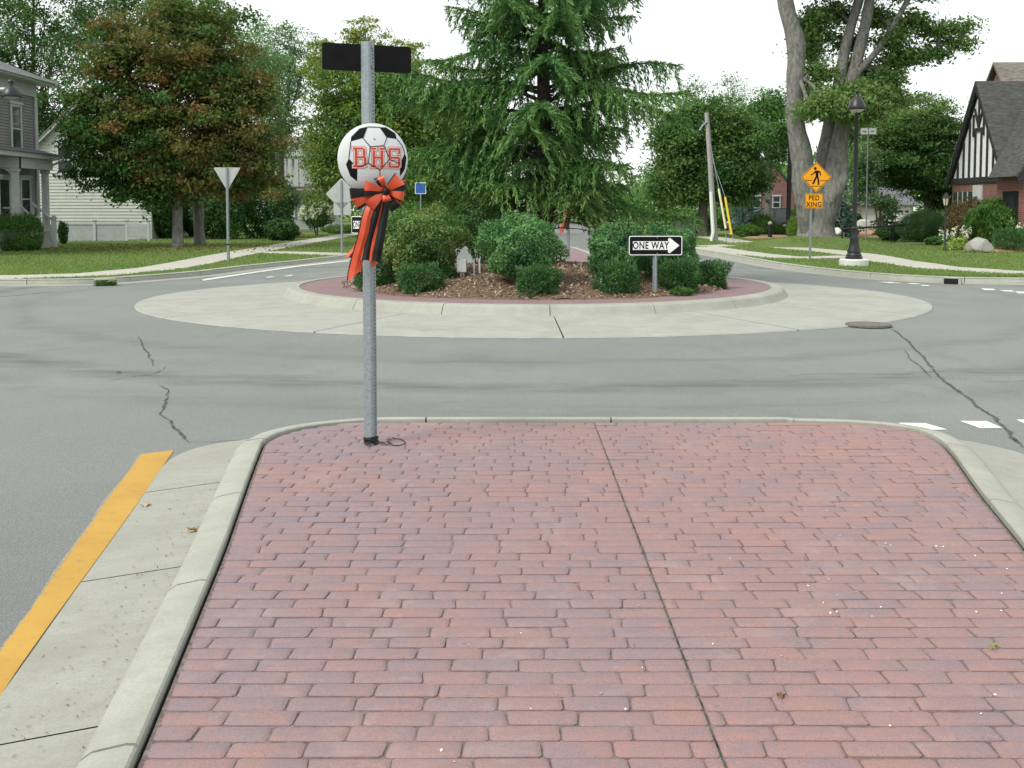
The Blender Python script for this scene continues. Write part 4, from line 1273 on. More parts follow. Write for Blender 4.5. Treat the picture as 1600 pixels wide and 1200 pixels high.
text_obj('lettering', 'PED\nXING', 0.215, 'black_enamel', t, (0.08, -0.0518, zp - 0.015), (R(90), 0, 0), 0.0004, sx=0.85, space=1.12, line=0.95, bold=0.004)
# walking figure symbol
k = 0.0108 * 2.05
def sym(polys, parent, y, z0, x0):
    for i, pg in enumerate(polys):
        m = MB(); m.extr([(x0 + a * k, y - 0.0004 * i, z0 + c * k) for a, c in pg], (0, 0.0004, 0)); yield m
fig = [[(-1.6 + 2.0 * math.cos(a), 13.2 + 2.0 * math.sin(a)) for a in np.linspace(0, 2 * math.pi, 15)[:-1]],
       [(-1.8, 10.4), (2.8, 10.2), (3.0, 2.0), (-0.6, 1.6)],
       [(-1.6, 10.2), (-0.6, 8.2), (-4.4, 4.8), (-7.8, 3.6), (-8.0, 4.8), (-5.0, 6.2)],
       [(2.2, 10.2), (4.6, 9.6), (6.6, 6.8), (6.2, 2.6), (5.0, 2.8), (5.2, 6.4), (2.4, 8.0)],
       [(-0.8, 2.6), (1.8, 2.4), (-3.6, -9.2), (-6.0, -8.4)],
       [(0.4, 2.6), (3.0, 2.4), (4.2, -3.4), (4.6, -9.8), (2.2, -9.8), (1.9, -3.6)]]
o0 = None
for m in sym(fig, t, -0.0520, zc - 0.02, 0.14):
    if o0 is None: o0 = m
    else: o0.add(m.v, m.f)
o0.build('walking_figure', 'black_enamel', t)['label'] = 'black walking figure symbol'
for a0, a1, zz in ((-15, -5.5, -4.4), (6, 16, -4.8), (-8, 8, -12.5)):
    m = MB(); m.box(0.14 + a0 * k, 0.14 + a1 * k, -0.0528, -0.0520, zc + zz * k - 0.009, zc + zz * k + 0.009); m.build('crosswalk_line', 'black_enamel', t)

# ---- street lamps
def bell(parent, z, r, mat='lamp_black'):
    m = MB(); m.lathe([(r * 0.96, 0.0), (r, 0.02), (r * 0.98, 0.07), (r * 0.86, 0.16), (r * 0.62, 0.27), (r * 0.38, 0.35), (r * 0.26, 0.39), (r * 0.26, 0.43), (r * 0.14, 0.45)], (0, 0, z), n=24)
    o = m.build('bell_shade', mat, parent, smooth=True)
    m = MB(); m.lathe([(0.02, 0.44), (0.045, 0.47), (0.05, 0.5), (0.03, 0.54), (0.008, 0.60)], (0, 0, z), n=12); m.build('finial', mat, o, smooth=True)
    m = MB(); m.lathe([(r * 0.80, 0.012), (r * 0.75, -0.03), (r * 0.5, -0.07), (0.05, -0.09)], (0, 0, z), n=20); m.build('diffuser', 'amber_glass', o, smooth=True)
lb = G(1334, 415, LAWN_Z)
t = empty('street_lamp', lb, 'black street lamp with bell shade on a round pale base, right verge', 'street lamp')
m = MB(); m.lathe([(0.40, -0.2), (0.40, 0.16), (0.37, 0.19), (0.0, 0.19)], n=28); m.build('concrete_base', 'white_concrete', t, smooth=True)
Ht = P(1340, 143, lb.y).z - lb.z
m = MB(); m.lathe([(0.235, 0.18), (0.235, 0.25), (0.21, 0.27), (0.215, 0.30), (0.175, 0.36), (0.19, 0.38), (0.185, 0.42), (0.15, 0.52), (0.115, 0.72), (0.125, 0.76), (0.10, 0.82), (0.092, 1.02), (0.10, 1.06), (0.066, 1.10)], n=16); m.build('pedestal', 'lamp_black', t, smooth=True)
m = MB(); m.lathe([(0.062, 1.08), (0.055, 2.5), (0.048, Ht - 0.5), (0.06, Ht - 0.48), (0.06, Ht - 0.44)], n=14); m.build('post', 'lamp_black', t, smooth=True)
bell(t, Ht - 0.5, 0.25)
# the hanging lamp at the upper left
lc = P(18, 152, 30.0)
t = empty('hanging_lamp', (lc.x - 2.2, lc.y, LAWN_Z), 'dark bell-shaped lamp on a pale arm in front of the grey house', 'street lamp')
zz = lc.z - LAWN_Z
m = MB(); m.lathe([(0.20, 0), (0.20, 0.1), (0.1, 0.6), (0.06, 0.7), (0.05, zz + 0.75), (0.06, zz + 0.8)], n=14); m.build('post', 'lamp_black', t, smooth=True)
m = MB(); m.tube([(0, 0, zz + 0.2), (1.1, 0, zz + 0.22), (2.05, 0.03, zz + 0.22)], 0.06, 10); m.build('arm', 'sign_back', t, smooth=True)
m = MB(); m.lathe([(0.265, 0.0), (0.275, 0.02), (0.26, 0.09), (0.21, 0.2), (0.13, 0.29), (0.07, 0.34), (0.065, 0.40), (0.09, 0.43), (0.08, 0.47), (0.02, 0.52)], (2.2, 0, zz), n=24); m.build('bell_shade', 'lamp_black', t, smooth=True)
m = MB(); m.lathe([(0.2, 0.012), (0.19, -0.02), (0.1, -0.04), (0.02, -0.05)], (2.2, 0, zz), n=20); m.build('diffuser', 'sign_back', t, smooth=True)
# garden lantern
gb = G(1476, 392.5, LAWN_Z)
t = empty('garden_lantern', gb, 'slim dark lantern post standing on the lawn by the white flowers', 'lantern')
Hl = P(1478, 300, gb.y).z - gb.z
m = MB(); m.lathe([(0.06, -0.2), (0.06, 0.05), (0.04, 0.08), (0.036, Hl - 0.55), (0.07, Hl - 0.52), (0.07, Hl - 0.5)], n=12); m.build('post', 'lamp_black', t, smooth=True)
m = MB(); m.lathe([(0.075, Hl - 0.5), (0.125, Hl - 0.24), (0.125, Hl - 0.23)], n=6); m.build('glass', 'amber_glass', t)
for j in range(6):
    a = 2 * math.pi * j / 6
    m = MB(); m.bar((0.08 * math.cos(a), 0.08 * math.sin(a), Hl - 0.5), (0.132 * math.cos(a), 0.132 * math.sin(a), Hl - 0.23), 0.016); m.build('glazing_bar', 'lamp_black', t)
m = MB(); m.lathe([(0.15, Hl - 0.23), (0.14, Hl - 0.2), (0.08, Hl - 0.1), (0.05, Hl - 0.07), (0.02, Hl - 0.03), (0.01, Hl)], n=6); m.build('cap', 'lamp_black', t)

# ---- island fittings
ub = G(722, 444, 0.33)
t = empty('utility_box', ub, 'pale utility box on two short posts between the island shrubs', 'utility box')
sc = ub.y / F
m = MB(); m.box(-8 * sc, 7 * sc, -0.09, 0.11, 19 * sc, 39 * sc); m.build('cabinet', 'white_pvc', t, bevel=0.01)
m = MB(); m.box(-7 * sc, 6 * sc, -0.097, -0.0915, 20 * sc, 38 * sc); m.build('door', 'white_pvc', t, bevel=0.002)
m = MB(); m.box(7.05 * sc, 7.6 * sc, -0.08, 0.1, 20 * sc, 38 * sc); m.build('side_cover', 'box_green', t)
for xx in (-1.8, 2.0):
    m = MB(); m.box(xx * sc - 0.014, xx * sc + 0.014, -0.014, 0.014, -0.15, 19 * sc); m.build('post', 'white_pvc', t)
m = MB(); m.box(-5.5 * sc, -2.2 * sc, -0.04, 0.02, -0.1, 10 * sc); m.build('junction_cover', 'white_pvc', t, bevel=0.005)
sb = G(746, 443, 0.33)
t = empty('pipe_staple', sb, 'white plastic pipe bent into a tall hoop beside the utility box', 'pipe')
sc = sb.y / F
m = MB(); m.tube([(-4.5 * sc, 0, -0.1), (-5.6 * sc, 0, 38.5 * sc), (3.0 * sc, 0, 39 * sc), (4.5 * sc, 0, -0.1)], 1.5 * sc, 8); m.build('hoop', 'white_pvc', t, smooth=True)
m = MB(); m.box(-2.2 * sc, 7.2 * sc, -0.07, 0.0, -0.06, 10.5 * sc); m.build('fitting', 'box_green', t, bevel=0.012)
wb_ = G(937, 462, 0.22)
m = MB(); sc = wb_.y / F
m.tube([wb_ + Vector((0, 0, -0.05)), wb_ + Vector((0.6 * sc, 0, 8 * sc)), wb_ + Vector((3.0 * sc, 0.02, 26 * sc)), wb_ + Vector((3.2 * sc, 0.02, 29 * sc))], [0.022, 0.022, 0.018, 0.006], 8)
tag(m.build('marker_stake', 'white_pvc', smooth=True), 'short leaning white stake at the edge of the mulch', 'stake')

# ---- utility pole with guy wires, other poles, bollard, cabinet, handrail
pb = P(1116, 377, 52.0); pb.z = LAWN_Z
t = empty('utility_pole', pb, 'weathered leaning wooden utility pole with a white conduit', 'utility pole')
Yp = pb.y
q = lambda u, v, dy=0.0: P(u, v, Yp + dy) - pb
m = MB(); m.tube([q(1117, 378), q(1114, 330), q(1110, 260), q(1106, 200), q(1104, 176)], [0.17, 0.145, 0.125, 0.115, 0.10], 12); m.build('pole', 'pole_wood', t, smooth=True)
m = MB(); m.tube([q(1111.5, 377, -0.15), q(1114.5, 362, -0.2), q(1113, 340, -0.2), q(1111, 300, -0.2)], 0.085, 8); m.build('conduit', 'white_pvc', t, smooth=True)
m = MB(); m.tube([q(1105, 190, -0.1), q(1098, 196, -0.1), q(1093, 204, -0.1)], 0.05, 6); m.build('bracket', 'galvanised', t, smooth=True)
for (a, b_, g0, mat) in (((1135.5, 377), (1110, 225), ((1134, 357), (1123, 295)), 'guard_pale'), ((1146, 378), (1110, 240), ((1143, 366), (1133, 308)), 'guard_yellow')):
    m = MB(); m.tube([q(*a, -1.0), q(*g0[1], -0.6), q(*b_, -0.15)], 0.018, 5); w = m.build('guy_wire', 'galvanised', t)
    m = MB(); m.tube([q(*g0[0], -0.92), q(*g0[1], -0.62)], 0.055, 8); m.build('guard', mat, w, smooth=True)
pb2 = P(1231, 368, 60.0); pb2.z = LAWN_Z
m = MB(); m.tube([pb2 + Vector((0, 0, -0.2)), pb2 + Vector((0.05, 0, 5)), P(1234, 60, 60)], [0.13, 0.12, 0.1], 10)
t = tag(m.build('dark_pole', 'timber_dark', smooth=True), 'tall dark slender pole left of the big tree trunk', 'pole')
bb = P(1203, 371, 57.0); bb.z = LAWN_Z
t = empty('bollard', bb, 'short black bollard beside the far pavement', 'bollard')
m = MB(); m.lathe([(0.12, -0.2), (0.12, 0.72), (0.09, 0.74)], n=14); m.build('post', 'lamp_black', t, smooth=True)
m = MB(); m.lathe([(0.12, 0.745), (0.125, 0.80), (0.1, 0.86), (0.03, 0.90)], n=14); m.build('cap', 'stone', t, smooth=True)
eb = P(1070, 369, 60.0); eb.z = LAWN_Z
t = empty('electrical_cabinet', eb, 'drab green electrical cabinet behind the island shrubs', 'cabinet')
m = MB(); m.box(-0.6, 0.6, 0, 0.7, 0.0, 1.12); m.build('body', 'box_green', t, bevel=0.02)
m = MB(); m.box(-0.62, 0.62, -0.05, 0.72, 1.122, 1.17); m.build('lid', 'box_green', t, bevel=0.01)
m = MB(); m.box(-0.01, 0.01, -0.012, -0.002, 0.05, 1.1); m.build('door_seam', 'joint_dark', t)
m = MB(); m.box(-0.7, 0.7, -0.1, 0.8, -0.1, 0.03); m.build('pad', 'walk_concrete', t)
# handrail
hp = [P(1316, 358, 45.0), P(1328, 357, 45.8), P(1393, 353, 48.5), P(1397, 352.8, 48.9), P(1458, 348.5, 53.0), P(1479, 347, 54.5)]
t = empty('handrail', (hp[0].x, hp[0].y, LAWN_Z), 'thin black metal handrail beside the garden walk', 'handrail')
o0 = Vector(t.location)
m = MB(); m.tube([p - o0 for p in hp], 0.045, 8); m.build('top_rail', 'lamp_black', t, smooth=True)
for p in hp[:5]:
    m = MB(); m.tube([p - o0, Vector((p.x - o0.x, p.y - o0.y, -0.1))], 0.035, 8); m.build('rail_post', 'lamp_black', t, smooth=True)
# small white signs on a post behind the lamp
sp_ = P(1357, 205, 52.0)
t = empty('double_sign', (sp_.x, sp_.y, LAWN_Z), 'pair of small white signs high on a thin post behind the street lamp', 'sign')
zz = sp_.z - LAWN_Z
m = MB(); m.tube([(0, 0.06, -0.2), (0, 0.06, zz + 0.2)], 0.03, 8); m.build('post', 'galvanised', t)
for dx in (-0.2, 0.21):
    plate('panel', rrect(0.36, 0.3, 0.03), 0.0, 0.01, 'sign_white', t, z0=zz, x0=dx)
    m = MB(); m.box(dx - 0.1, dx + 0.1, -0.003, -0.001, zz - 0.02, zz + 0.02); m.build('printed_bar', 'joint_dark', t)
# blue sign far left of the trunk
sp_ = P(657, 294, 48.0)
t = empty('blue_sign', (sp_.x, sp_.y, LAWN_Z), 'small blue sign with white border beyond the spruce branches', 'sign')
zz = sp_.z - LAWN_Z
m = MB(); m.tube([(0, 0.03, -0.2), (0, 0.03, zz + 0.2)], 0.03, 8); m.build('post', 'galvanised', t)
plate('panel', rrect(0.5, 0.52, 0.04), 0.0, 0.008, 'sign_white', t, z0=zz)
plate('blue_field', rrect(0.44, 0.46, 0.03), -0.003, 0.002, 'sign_blue', t, z0=zz)

# ---- far splitter island with the second decorated post
fb = P(888, 406, 34.0); fb.z = 0.10
pts = [(0.9, 30.6), (2.9, 30.6), (3.1, 31.2), (2.6, 44.0), (1.9, 44.3), (1.3, 44.0), (0.7, 31.2)]
struct(sheet('far_splitter_island', pts, 0.10, 'ring_brick'), 'brick traffic island on the far side of the roundabout')
pth = catmull([Vector((p[0], p[1], 0)) for p in pts] + [Vector((pts[0][0], pts[0][1], 0))], 0.3)
m = MB(); sweep(m, pth, [(-0.02, 0.0), (-0.02, 0.12), (0.13, 0.12), (0.2, 0.0)])
struct(m.build('kerb', 'kerb_concrete'), 'pale kerb round the far traffic island')
m = MB(); sweep(m, list(reversed(pth)), [(0.0, 0.0), (0.02, 0.118), (-0.13, 0.118), (-0.2, 0.0)])
t = empty('sign_post', fb, 'distant steel post on the far island holding a second soccer ball', 'sign post', rz=R(-10))
uchannel('post', 'galvanised', t, 2.3, 0.085, 0.04, holes=False)
bz = P(888, 318, 34.0).z
ball_sign(Vector((fb.x, fb.y - 0.06, bz)), R(-6), 'distant soccer ball disc glimpsed under the right spruce branches', 'soccer ball signs on island posts')
bow(Vector((fb.x + 0.03, fb.y - 0.12, bz - 0.25)), R(-4), 'distant orange ribbon bow hanging on the far island post', 'ribbon bows on island posts', scale=1.05)

# ================================================================== BUILDINGS
def siding(name, mat, parent, p0, p1, z0, zt, board, nrm_, top=None):
    """lapped boards between ground points p0 and p1; zt(s) gives the wall top at 0..1 along it"""
    p0, p1, n = Vector((p0[0], p0[1], 0)), Vector((p1[0], p1[1], 0)), Vector((nrm_[0], nrm_[1], 0))
    L = (p1 - p0).length
    m = MB(); z = z0
    hi = max(zt(s / 40) for s in range(41))
    while z < hi - 1e-6:
        z1 = min(z + board, hi)
        def rng_(zz):
            ss = [s / 200 for s in range(201) if zt(s / 200) >= zz - 1e-6]
            return (min(ss), max(ss)) if ss else None
        a, b = rng_(z), rng_(z1)
        if a is None: break
        if b is None: b = (sum(a) / 2, sum(a) / 2)
        q = lambda s, zz, o: p0.lerp(p1, s) + n * o + Vector((0, 0, zz))
        m.add([q(a[0], z, 0.034), q(a[1], z, 0.034), q(b[1], z1, 0.004), q(b[0], z1, 0.004)], [(0, 1, 2, 3)])
        m.add([q(a[0], z, 0.034), q(a[1], z, 0.034), q(a[1], z, 0.0), q(a[0], z, 0.0)], [(0, 1, 2, 3)])
        z = z1
    o = m.build(name, mat); local(parent, o)
    return o
def wpart(mb, name, mat, parent, **k):
    o = mb.build(name, mat, **k)
    return local(parent, o)
def window(parent, c, w, h, ax, nv, frame_mat='trim_white', name='window', fr=0.1, mull=True):
    """window on a wall: centre c, along ax, facing nv"""
    c, ax, nv = Vector(c), Vector(ax), Vector(nv)
    mt = Matrix((( ax.x, nv.x, 0, c.x), (ax.y, nv.y, 0, c.y), (0, 0, 1, c.z), (0, 0, 0, 1)))
    m = MB(); m.box(-w / 2, w / 2, 0.03, 0.045, -h / 2, h / 2, mt); g = wpart(m, name, 'window_glass', parent)
    def fp(x0, x1, z0, z1, d=0.075, nm='frame'):
        mm = MB(); mm.box(x0, x1, 0.025, d, z0, z1, mt); o = mm.build(nm, frame_mat); o.parent = g; o.matrix_parent_inverse = parent_matrix(parent).inverted() if False else Matrix.Identity(4)
        o.matrix_parent_inverse = (g_world).inverted()
    g_world = Matrix.Identity(4)      # parts are modelled in world coordinates
    fp(-w / 2 - fr, -w / 2, -h / 2 - fr, h / 2 + fr); fp(w / 2, w / 2 + fr, -h / 2 - fr, h / 2 + fr)
    fp(-w / 2, w / 2, h / 2, h / 2 + fr); fp(-w / 2, w / 2, -h / 2 - fr, -h / 2)
    fp(-w / 2 - fr - 0.05, w / 2 + fr + 0.05, h / 2 + fr, h / 2 + fr + 0.09, 0.12, 'head')
    fp(-w / 2 - fr - 0.04, w / 2 + fr + 0.04, -h / 2 - fr - 0.05, -h / 2 - fr, 0.12, 'sill')
    if mull: fp(-w / 2, w / 2, -0.03, 0.03, 0.065, 'meeting_rail')
    return g
# ---- grey two-storey house, left (its wall faces the street at X = HX)
HX = -19.85
t = empty('grey_house', (HX, 42.0, LAWN_Z), 'grey clapboard two-storey house with white porch, left edge', 'house')
EZ = 6.95
siding('wall', 'siding_grey', t, (HX, 34), (HX, 44.3), LAWN_Z, lambda s: EZ - 0.35, 0.115, (1, 0))
m = MB(); m.box(HX - 9, HX - 0.004, 34, 44.3, LAWN_Z - 0.1, EZ - 0.02); wpart(m, 'house_body', 'siding_grey', t)
m = MB(); m.box(HX + 0.03, HX + 0.07, 34, 44.3, EZ - 0.62, EZ - 0.1); m.box(HX + 0.03, HX + 0.075, 44.12, 44.36, LAWN_Z, EZ - 0.62); wpart(m, 'frieze', 'trim_white', t)
# eaves, gutter and hipped roof
m = MB(); m.box(HX - 9.6, HX + 0.62, 33.4, 44.9, EZ - 0.1, EZ + 0.06); wpart(m, 'eaves', 'trim_white', t)
m = MB(); m.box(HX + 0.625, HX + 0.72, 33.4, 44.95, EZ - 0.02, EZ + 0.1); wpart(m, 'roof_gutter', 'trim_white', t)
e0, e1, y0, y1 = HX - 9.6, HX + 0.62, 33.4, 44.9
m = MB(); ap = [(HX - 4.5, 38.9, EZ + 2.3), (HX - 4.4, 39.4, EZ + 2.3)]
vs = [(e0, y0, EZ + 0.062), (e1, y0, EZ + 0.062), (e1, y1, EZ + 0.062), (e0, y1, EZ + 0.062)] + ap
m.add(vs, [(0, 1, 4), (1, 2, 5, 4), (2, 3, 5), (3, 0, 4, 5)]); wpart(m, 'roof', 'shingle_grey', t)
window(t, (HX + 0.01, 42.45, 4.9), 0.72, 1.75, (0, 1, 0), (1, 0, 0))
window(t, (HX + 0.01, 43.1, 2.1), 0.75, 1.55, (0, 1, 0), (1, 0, 0))
window(t, (HX + 0.01, 41.3, 1.9), 0.8, 1.9, (0, 1, 0), (1, 0, 0), mull=False)
# porch
PXo = -18.95
m = MB(); m.box(HX - 0.3, PXo + 0.12, 39.0, 44.2, 3.72, 3.9); wpart(m, 'porch_eaves', 'trim_white', t)
m = MB(); m.add([(HX, 38.9, 4.18), (HX, 44.3, 4.18), (PXo + 0.2, 44.3, 3.92), (PXo + 0.2, 38.9, 3.92), (HX, 38.9, 3.905), (HX, 44.3, 3.905), (PXo + 0.2, 44.3, 3.905), (PXo + 0.2, 38.9, 3.905)], [(0, 1, 2, 3), (4, 5, 6, 7), (0, 4, 7, 3), (1, 5, 6, 2), (2, 6, 7, 3)]); wpart(m, 'porch_roof', 'shingle_grey', t)
m = MB(); m.box(PXo - 0.42, PXo - 0.1, 41.0, 44.0, 3.3, 3.715); m.box(HX + 0.05, PXo - 0.1, 40.95, 41.15, 3.3, 3.71); wpart(m, 'porch_beam', 'trim_white', t)
def column(x, y, z0, z1, nm='column'):
    mm = MB(); mm.box(x - 0.11, x + 0.11, y - 0.11, y + 0.11, z0, z1)
    mm.box(x - 0.15, x + 0.15, y - 0.15, y + 0.15, z0 - 0.002, z0 + 0.15); mm.box(x - 0.15, x + 0.15, y - 0.15, y + 0.15, z1 - 0.14, z1 - 0.002)
    wpart(mm, nm, 'trim_white', t)
column(-19.27, 41.1, 0.9, 3.298); column(-19.32, 43.85, 0.9, 3.298)
for dz in range(1):
    m = MB(); cpts = [(-19.38 - 0.0, 41.02, 3.29), (-19.38 - 0.45, 41.02, 3.29)] + [(-19.38 - 0.45 + 0.45 * math.sin(a), 41.02, 2.85 + 0.42 * math.cos(a)) for a in np.linspace(0, math.pi / 2, 7)]
    m.extr(cpts, (0, 0.1, 0)); wpart(m, 'arch_bracket', 'trim_white', t)
m = MB(); m.box(HX + 0.03, -19.1, 39, 44.1, LAWN_Z - 0.1, 0.9); wpart(m, 'porch_floor', 'trim_white', t)
for y in (42.2, 43.6):
    m = MB(); m.box(-18.98, -18.82, y - 0.08, y + 0.08, LAWN_Z - 0.1, 1.32); m.box(-19.01, -18.79, y - 0.11, y + 0.11, 1.322, 1.37); m.box(-18.96, -18.84, y - 0.06, y + 0.06, 1.372, 1.43); wpart(m, 'newel_post', 'trim_white', t)
    m = MB(); m.bar((-19.86, y, 2.02), (-18.99, y, 1.28), 0.08, 0.07); m.bar((-19.86, y, 1.2), (-18.99, y, 0.45), 0.06, 0.06); wpart(m, 'stair_rail', 'trim_white', t)
    for s in (0.15, 0.4, 0.65, 0.88):
        m = MB(); xx = -19.86 + 0.87 * s; m.bar((xx, y, 1.2 - 0.75 * s), (xx, y, 2.02 - 0.74 * s), 0.045); wpart(m, 'baluster', 'trim_white', t)
for i in range(4):
    m = MB(); m.box(-19.1 + 0.0, -18.85 - 0.0 + 0.0 - 0.06 * i, 42.32, 43.48, LAWN_Z - 0.1 + 0.0, 0.28 + 0.17 * i) if i == 0 else m.box(-19.1, -18.87 - 0.06 * i, 42.32, 43.48, 0.28 + 0.17 * (i - 1), 0.28 + 0.17 * i)
    wpart(m, 'step', 'stone', t)
m = MB(); m.bar((-19.3, 41.2, 1.75), (-20.4, 41.2, 1.75), 0.07, 0.06); wpart(m, 'porch_rail', 'trim_white', t)
m = MB(); m.tube([(PXo + 0.25, 44.25, 3.85), (PXo + 0.2, 44.3, 3.72), (PXo - 0.3, 44.3, 3.5), (PXo - 0.6, 44.3, 3.4), (PXo - 0.62, 44.3, 0.4)], 0.05, 8); wpart(m, 'downspout', 'trim_white', t, smooth=True)

# ---- white-sided house behind it
WY = 55.0
wx0, wx1 = P(52, 300, WY).x, P(236, 300, WY).x
ez = P(58, 234, WY).z; az = ez + (wx1 - wx0) / 2 * 0.95
t = empty('white_house', ((wx0 + wx1) / 2, WY, LAWN_Z), 'white clapboard gable house behind the browning tree', 'house')
siding('wall', 'siding_white', t, (wx0, WY), (wx1, WY), 0.9, lambda s: ez + (az - ez) * (1 - abs(2 * s - 1)), 0.165, (0, -1))
m = MB(); m.extr([(wx0, WY + 0.005, 0), (wx1, WY + 0.005, 0), (wx1, WY + 0.005, ez), ((wx0 + wx1) / 2, WY + 0.005, az), (wx0, WY + 0.005, ez)], (0, 9, 0)); wpart(m, 'house_body', 'siding_white', t)
m = MB(); m.box(wx0 - 0.02, wx1 + 0.02, WY - 0.05, WY - 0.001, LAWN_Z - 0.05, 0.9); wpart(m, 'foundation', 'fence_grey', t)
mid = (wx0 + wx1) / 2
for s, nm in ((-1, 'rake_board'), (1, 'rake_board')):
    xe = mid + s * ((wx1 - wx0) / 2 + 0.35); zeh = ez - 0.35 * 0.95
    m = MB(); m.add([(xe, WY - 0.32, zeh - 0.12), (mid, WY - 0.32, az - 0.1), (mid, WY - 0.32, az + 0.12), (xe, WY - 0.32, zeh + 0.1)], [(0, 1, 2, 3)]); wpart(m, nm, 'trim_white', t, solid=0.04)
    m = MB(); m.add([(xe, WY - 0.36, zeh + 0.11), (mid, WY - 0.36, az + 0.14), (mid, WY + 9.2, az + 0.14), (xe, WY + 9.2, zeh + 0.11)], [(0, 1, 2, 3)]); wpart(m, 'roof', 'shingle_brown', t, solid=0.05)
window(t, (P(103, 262, WY).x, WY - 0.02, P(103, 250, WY).z), 0.7, 1.3, (1, 0, 0), (0, -1, 0))
# ---- low white-capped fence in front of it
FY = 52.0
fx = [P(u, 360, FY).x for u in (92, 148, 198, 218, 232)]
t = empty('low_fence', (fx[0], FY, LAWN_Z), 'low grey panel fence with white picket cap below the white house', 'fence')
ft = P(100, 347, FY).z
for i, (a, b) in enumerate(((fx[0], fx[1]), (fx[1], fx[2]))):
    m = MB(); m.box(a + 0.05, b - 0.05, FY, FY + 0.04, LAWN_Z - 0.05, ft - 0.12); wpart(m, 'panel', 'fence_grey', t)
    m = MB(); n = int((b - a) / 0.13)
    m.box(a + 0.03, b - 0.03, FY - 0.03, FY + 0.07, ft - 0.12, ft - 0.05); wpart(m, 'cap_rail', 'trim_white', t)
    for j in range(n):
        xx = a + (b - a) * (j + 0.5) / n
        m = MB(); m.box(xx - 0.035, xx + 0.035, FY - 0.02, FY + 0.02, ft - 0.049, ft + 0.02); wpart(m, 'picket', 'trim_white', t)
for a in fx[:3] + [fx[4]]:
    m = MB(); m.box(a - 0.06, a + 0.06, FY - 0.05, FY + 0.07, LAWN_Z - 0.1, ft + 0.06); m.box(a - 0.09, a + 0.09, FY - 0.08, FY + 0.1, ft + 0.062, ft + 0.12); wpart(m, 'fence_post', 'trim_white', t)
t2 = empty('trellis', (fx[2], FY, LAWN_Z), 'white lattice trellis at the end of the low fence', 'trellis')
for j in range(6):
    xx = fx[2] + 0.1 + (fx[3] - fx[2] - 0.1) * j / 5
    m = MB(); m.box(xx - 0.02, xx + 0.02, FY - 0.06, FY - 0.035, LAWN_Z, ft + 0.02); wpart(m, 'upright', 'trim_white', t2)
for j in range(5):
    zz = LAWN_Z + 0.1 + (ft - LAWN_Z - 0.12) * j / 4
    m = MB(); m.box(fx[2] + 0.08, fx[3] + 0.02, FY - 0.075, FY - 0.061, zz - 0.018, zz + 0.018); wpart(m, 'crosspiece', 'trim_white', t2)

# ---- pale house with porch columns far left of the soccer ball
HY = 82.0
t = empty('columned_house', (P(455, 330, HY).x, HY, LAWN_Z), 'distant pale house with white columns behind the flowering shrub', 'house')
X = lambda u: P(u, 300, HY).x
Z = lambda v: P(800, v, HY).z
m = MB(); m.box(X(400), X(466), HY, HY + 8, LAWN_Z, Z(238)); wpart(m, 'wall', 'siding_white', t)
m = MB(); m.add([(X(396), HY - 0.5, Z(240)), (X(474), HY - 0.5, Z(240)), (X(474), HY + 8, Z(240)), (X(396), HY + 8, Z(240)), (X(404), HY + 4, Z(208)), (X(468), HY + 4, Z(208))], [(0, 1, 5, 4), (1, 2, 5), (2, 3, 4, 5), (3, 0, 4), (3, 2, 1, 0)]); wpart(m, 'roof', 'shingle_brown', t)
for u in (452, 460, 470, 478):
    m = MB(); m.box(X(u) - 0.14, X(u) + 0.14, HY - 1.6, HY - 1.3, Z(292), Z(246)); wpart(m, 'column', 'trim_white', t)
m = MB(); m.box(X(446), X(482), HY - 1.7, HY, Z(246), Z(238)); wpart(m, 'entablature', 'trim_white', t)
m = MB(); m.add([(X(445), HY - 2.2, Z(299)), (X(530), HY - 2.2, Z(301)), (X(530), HY + 1, Z(290)), (X(445), HY + 1, Z(288)), (X(445), HY - 2.2, Z(304)), (X(530), HY - 2.2, Z(306))], [(0, 1, 2, 3), (0, 1, 5, 4)]); wpart(m, 'lower_roof', 'shingle_brown', t, solid=0.1)
m = MB(); m.box(X(447), X(526), HY - 1.2, HY + 1, LAWN_Z, Z(304)); wpart(m, 'lower_wall', 'fence_grey', t)
for u in (456, 492):
    window(t, (X(u), HY - 1.22, Z(322)), 0.8, 1.4, (1, 0, 0), (0, -1, 0))

# ---- half-timbered brick house, right
t = empty('tudor_house', (20.0, 45.5, LAWN_Z), 'brick house with white and black half-timbered gable, right edge', 'house')
TX, yA, yB = 20.0, 42.9, 48.1
zb, za = 2.96, 6.80
ym = (yA + yB) / 2
m = MB(); m.box(TX, TX + 9, yA, yB, LAWN_Z - 0.1, zb); wpart(m, 'brick_wall', 'house_brick_x', t)
m = MB(); m.extr([(TX + 0.01, yA, zb), (TX + 0.01, yB, zb), (TX + 0.01, ym, za)], (0.3, 0, 0)); wpart(m, 'gable_panel', 'stucco_white', t)
m = MB(); m.box(TX - 0.08, TX + 0.05, yA - 0.1, yB + 0.1, zb - 0.14, zb + 0.10); wpart(m, 'sill_beam', 'timber_dark', t)
nb = 9
for i in range(1, nb):
    y = yA + (yB - yA) * i / nb
    top = zb + (za - zb) * (1 - abs(2 * i / nb - 1)) - 0.05
    if i in (4, 5): top = min(top, zb + 2.02)
    m = MB(); m.box(TX - 0.05, TX + 0.02, y - 0.055, y + 0.055, zb + 0.1, top); wpart(m, 'timber', 'timber_dark', t)
zc = zb + 2.05
m = MB(); m.box(TX - 0.055, TX + 0.02, ym - 0.52, ym + 0.52, zc, zc + 0.16); wpart(m, 'collar_beam', 'timber_dark', t)
m = MB(); m.box(TX - 0.05, TX + 0.02, ym - 0.05, ym + 0.05, zc + 0.16, za - 0.2); wpart(m, 'king_post', 'timber_dark', t)
